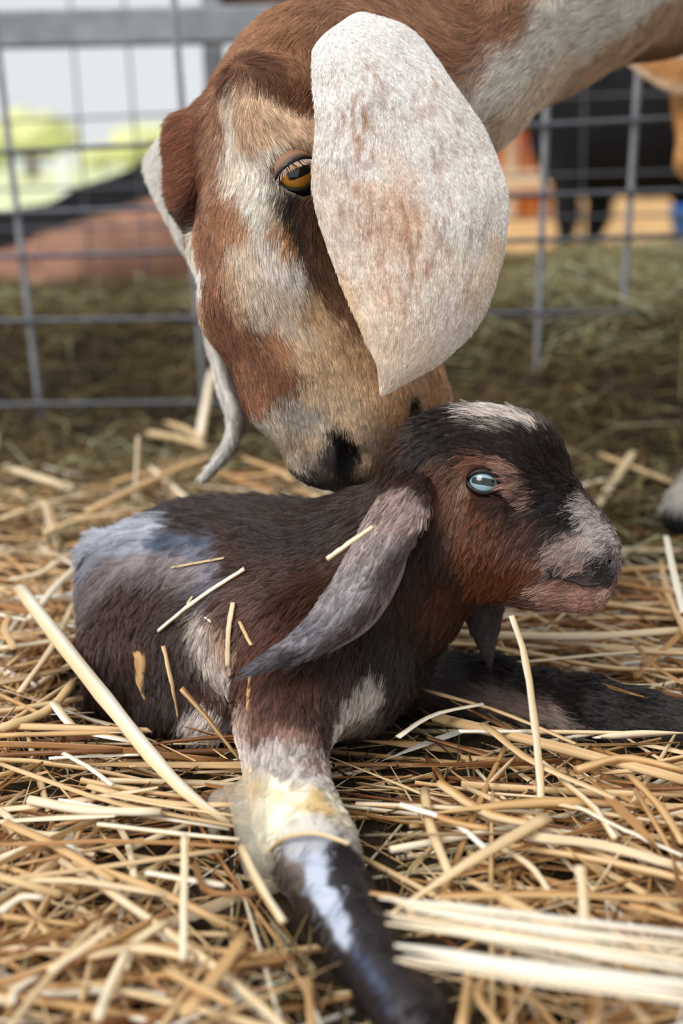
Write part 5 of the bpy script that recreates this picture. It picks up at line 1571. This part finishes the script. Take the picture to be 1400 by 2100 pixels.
for (x0, y0, x1, y1, w) in H2:
    hb = 0.020 + 0.012 * rs.random()
    for lift in (0, 0.006, 0.014, 0.024, 0.036):
        A, B = G(x0, y0, hb + lift), G(x1, y1, hb + lift * 0.9 + rs.uniform(-0.006, 0.004))
        if clear_of_animals(A, B, 0.0015): break
    zz = float(((A + B) / 2 - CAM) @ _f)
    mid = (A + B) / 2 + np.array([0, 0, rs.normal(0, 0.002)]) + np.cross(unit(B - A), (0, 0, 1)) * rs.normal(0, 0.004)
    fl_ = 0.35 + 0.5 * rs.random(); w *= 0.9
    o = stalk_obj([A, mid, B], w * zz / FPX * np.array([1, 1.05, 0.85]), GL, fl_, group=GG, sides=7, n=8)
    describe(o, A, B, w, o['tone'], 'round' if fl_ > 0.62 else 'flattened')
# and loose ones scattered over the top of the layer
for A, B, L in zip(*random_stalks(300 - len(H1) - len(H2), [0.010, 0.016, 0.022], (-0.30, 0.36), (0.34, 0.95), (0.06, 0.24))):
    lc = int(np.argmin([abs(L - c_[0]) for c_ in LEN_CLASSES])); v = int(rs.integers(16))
    o = bpy.data.objects.new('straw_stalk', shared_stalk(v, lc))
    COL.objects.link(o)
    Fm = frame(B - A, rs.uniform(0, 6.28)); s = L / LEN_CLASSES[lc][0]; ws = rs.uniform(0.75, 1.25)
    Fm = Fm * np.array([s, ws, ws])
    o.matrix_world = Matrix([[*Fm[i], A[i]] for i in range(3)] + [[0, 0, 0, 1]])
    o['tone'] = float(np.clip(rs.normal(0.55, 0.25), 0.02, 1))
    describe(o, A, B, 0, o['tone'], {'round': 'round', 'split': 'split', 'leaf': 'leafy'}[STALK_MESHES[v][5]])

# fine chaff between the stalks, and the hay bank
def blades(x, y, lens, ws, tone, lift):
    """thin three-sided hay blades; returns (n, 9, 3) corners and tones"""
    n = len(x)
    L, w = rs.uniform(*lens, n), rs.uniform(*ws, n)
    az = rs.uniform(0, 6.28, n)
    d = unit_rows(np.stack([np.cos(az), np.sin(az), rs.normal(0.05, lift, n)], 1))
    c = np.stack([x, y, height(x, y) + rs.uniform(0, 0.012, n)], 1)
    s1 = unit_rows(np.cross(d, (0, 0, 1.0))); side = s1 * w[:, None]; up = np.cross(s1, d) * (w * 0.6)[:, None]
    bow = np.array([0, 0, 1.0]) * (rs.normal(0, 0.12, n) * L)[:, None] + s1 * (rs.normal(0, 0.1, n) * L)[:, None]
    t = np.array([-0.5, 0.05, 0.5])
    pts = c[:, None] + t[None, :, None] * (d * L[:, None])[:, None] + np.array([0, 1, 0])[None, :, None] * bow[:, None]
    ring = np.stack([side, -0.5 * side + up, -0.5 * side - up], 1)
    V = pts[:, :, None] + ring[:, None] * np.array([0.7, 1, 0.3])[None, :, None, None]
    return V.reshape(n, 9, 3), tone
BF = np.array([(i * 3 + j, i * 3 + (j + 1) % 3, (i + 1) * 3 + (j + 1) % 3, (i + 1) * 3 + j) for i in range(2) for j in range(3)])
n = 6000
x, y = rs.uniform(-0.4, 0.5, n), 0.28 + 1.0 * rs.random(n)
V, tn = blades(x, y, (0.012, 0.05), (0.0004, 0.0011), np.clip(rs.normal(0.42, 0.25, n), 0, 1), 0.35)
ok = near_kid(V.mean(1)) > 0.004
stuff_mass('chaff', list(zip(V[ok], tn[ok])), BF, M_HAY, 'fine greenish brown chaff between the straw stalks', 'chaff')
n = 34000
x, y = rs.uniform(-1.0, 1.25, n), 0.95 + 1.6 * rs.random(n) ** 0.8
pt = fbm(np.stack([x * 5, y * 5, x * 0], 1), 2)
V, tn = blades(x, y, (0.03, 0.14), (0.0007, 0.0022), np.clip(rs.normal(0.36, 0.24, n) + 0.30 * smooth(0.07, 0.13, height(x, y)) + 0.35 * pt, 0, 1), 0.30)  # tone rises with height: light on the bank's top put into the colour
stuff_mass('hay_bank', list(zip(V, tn)), BF, M_HAY, 'low bank of greenish brown hay along the wire fence', 'hay')
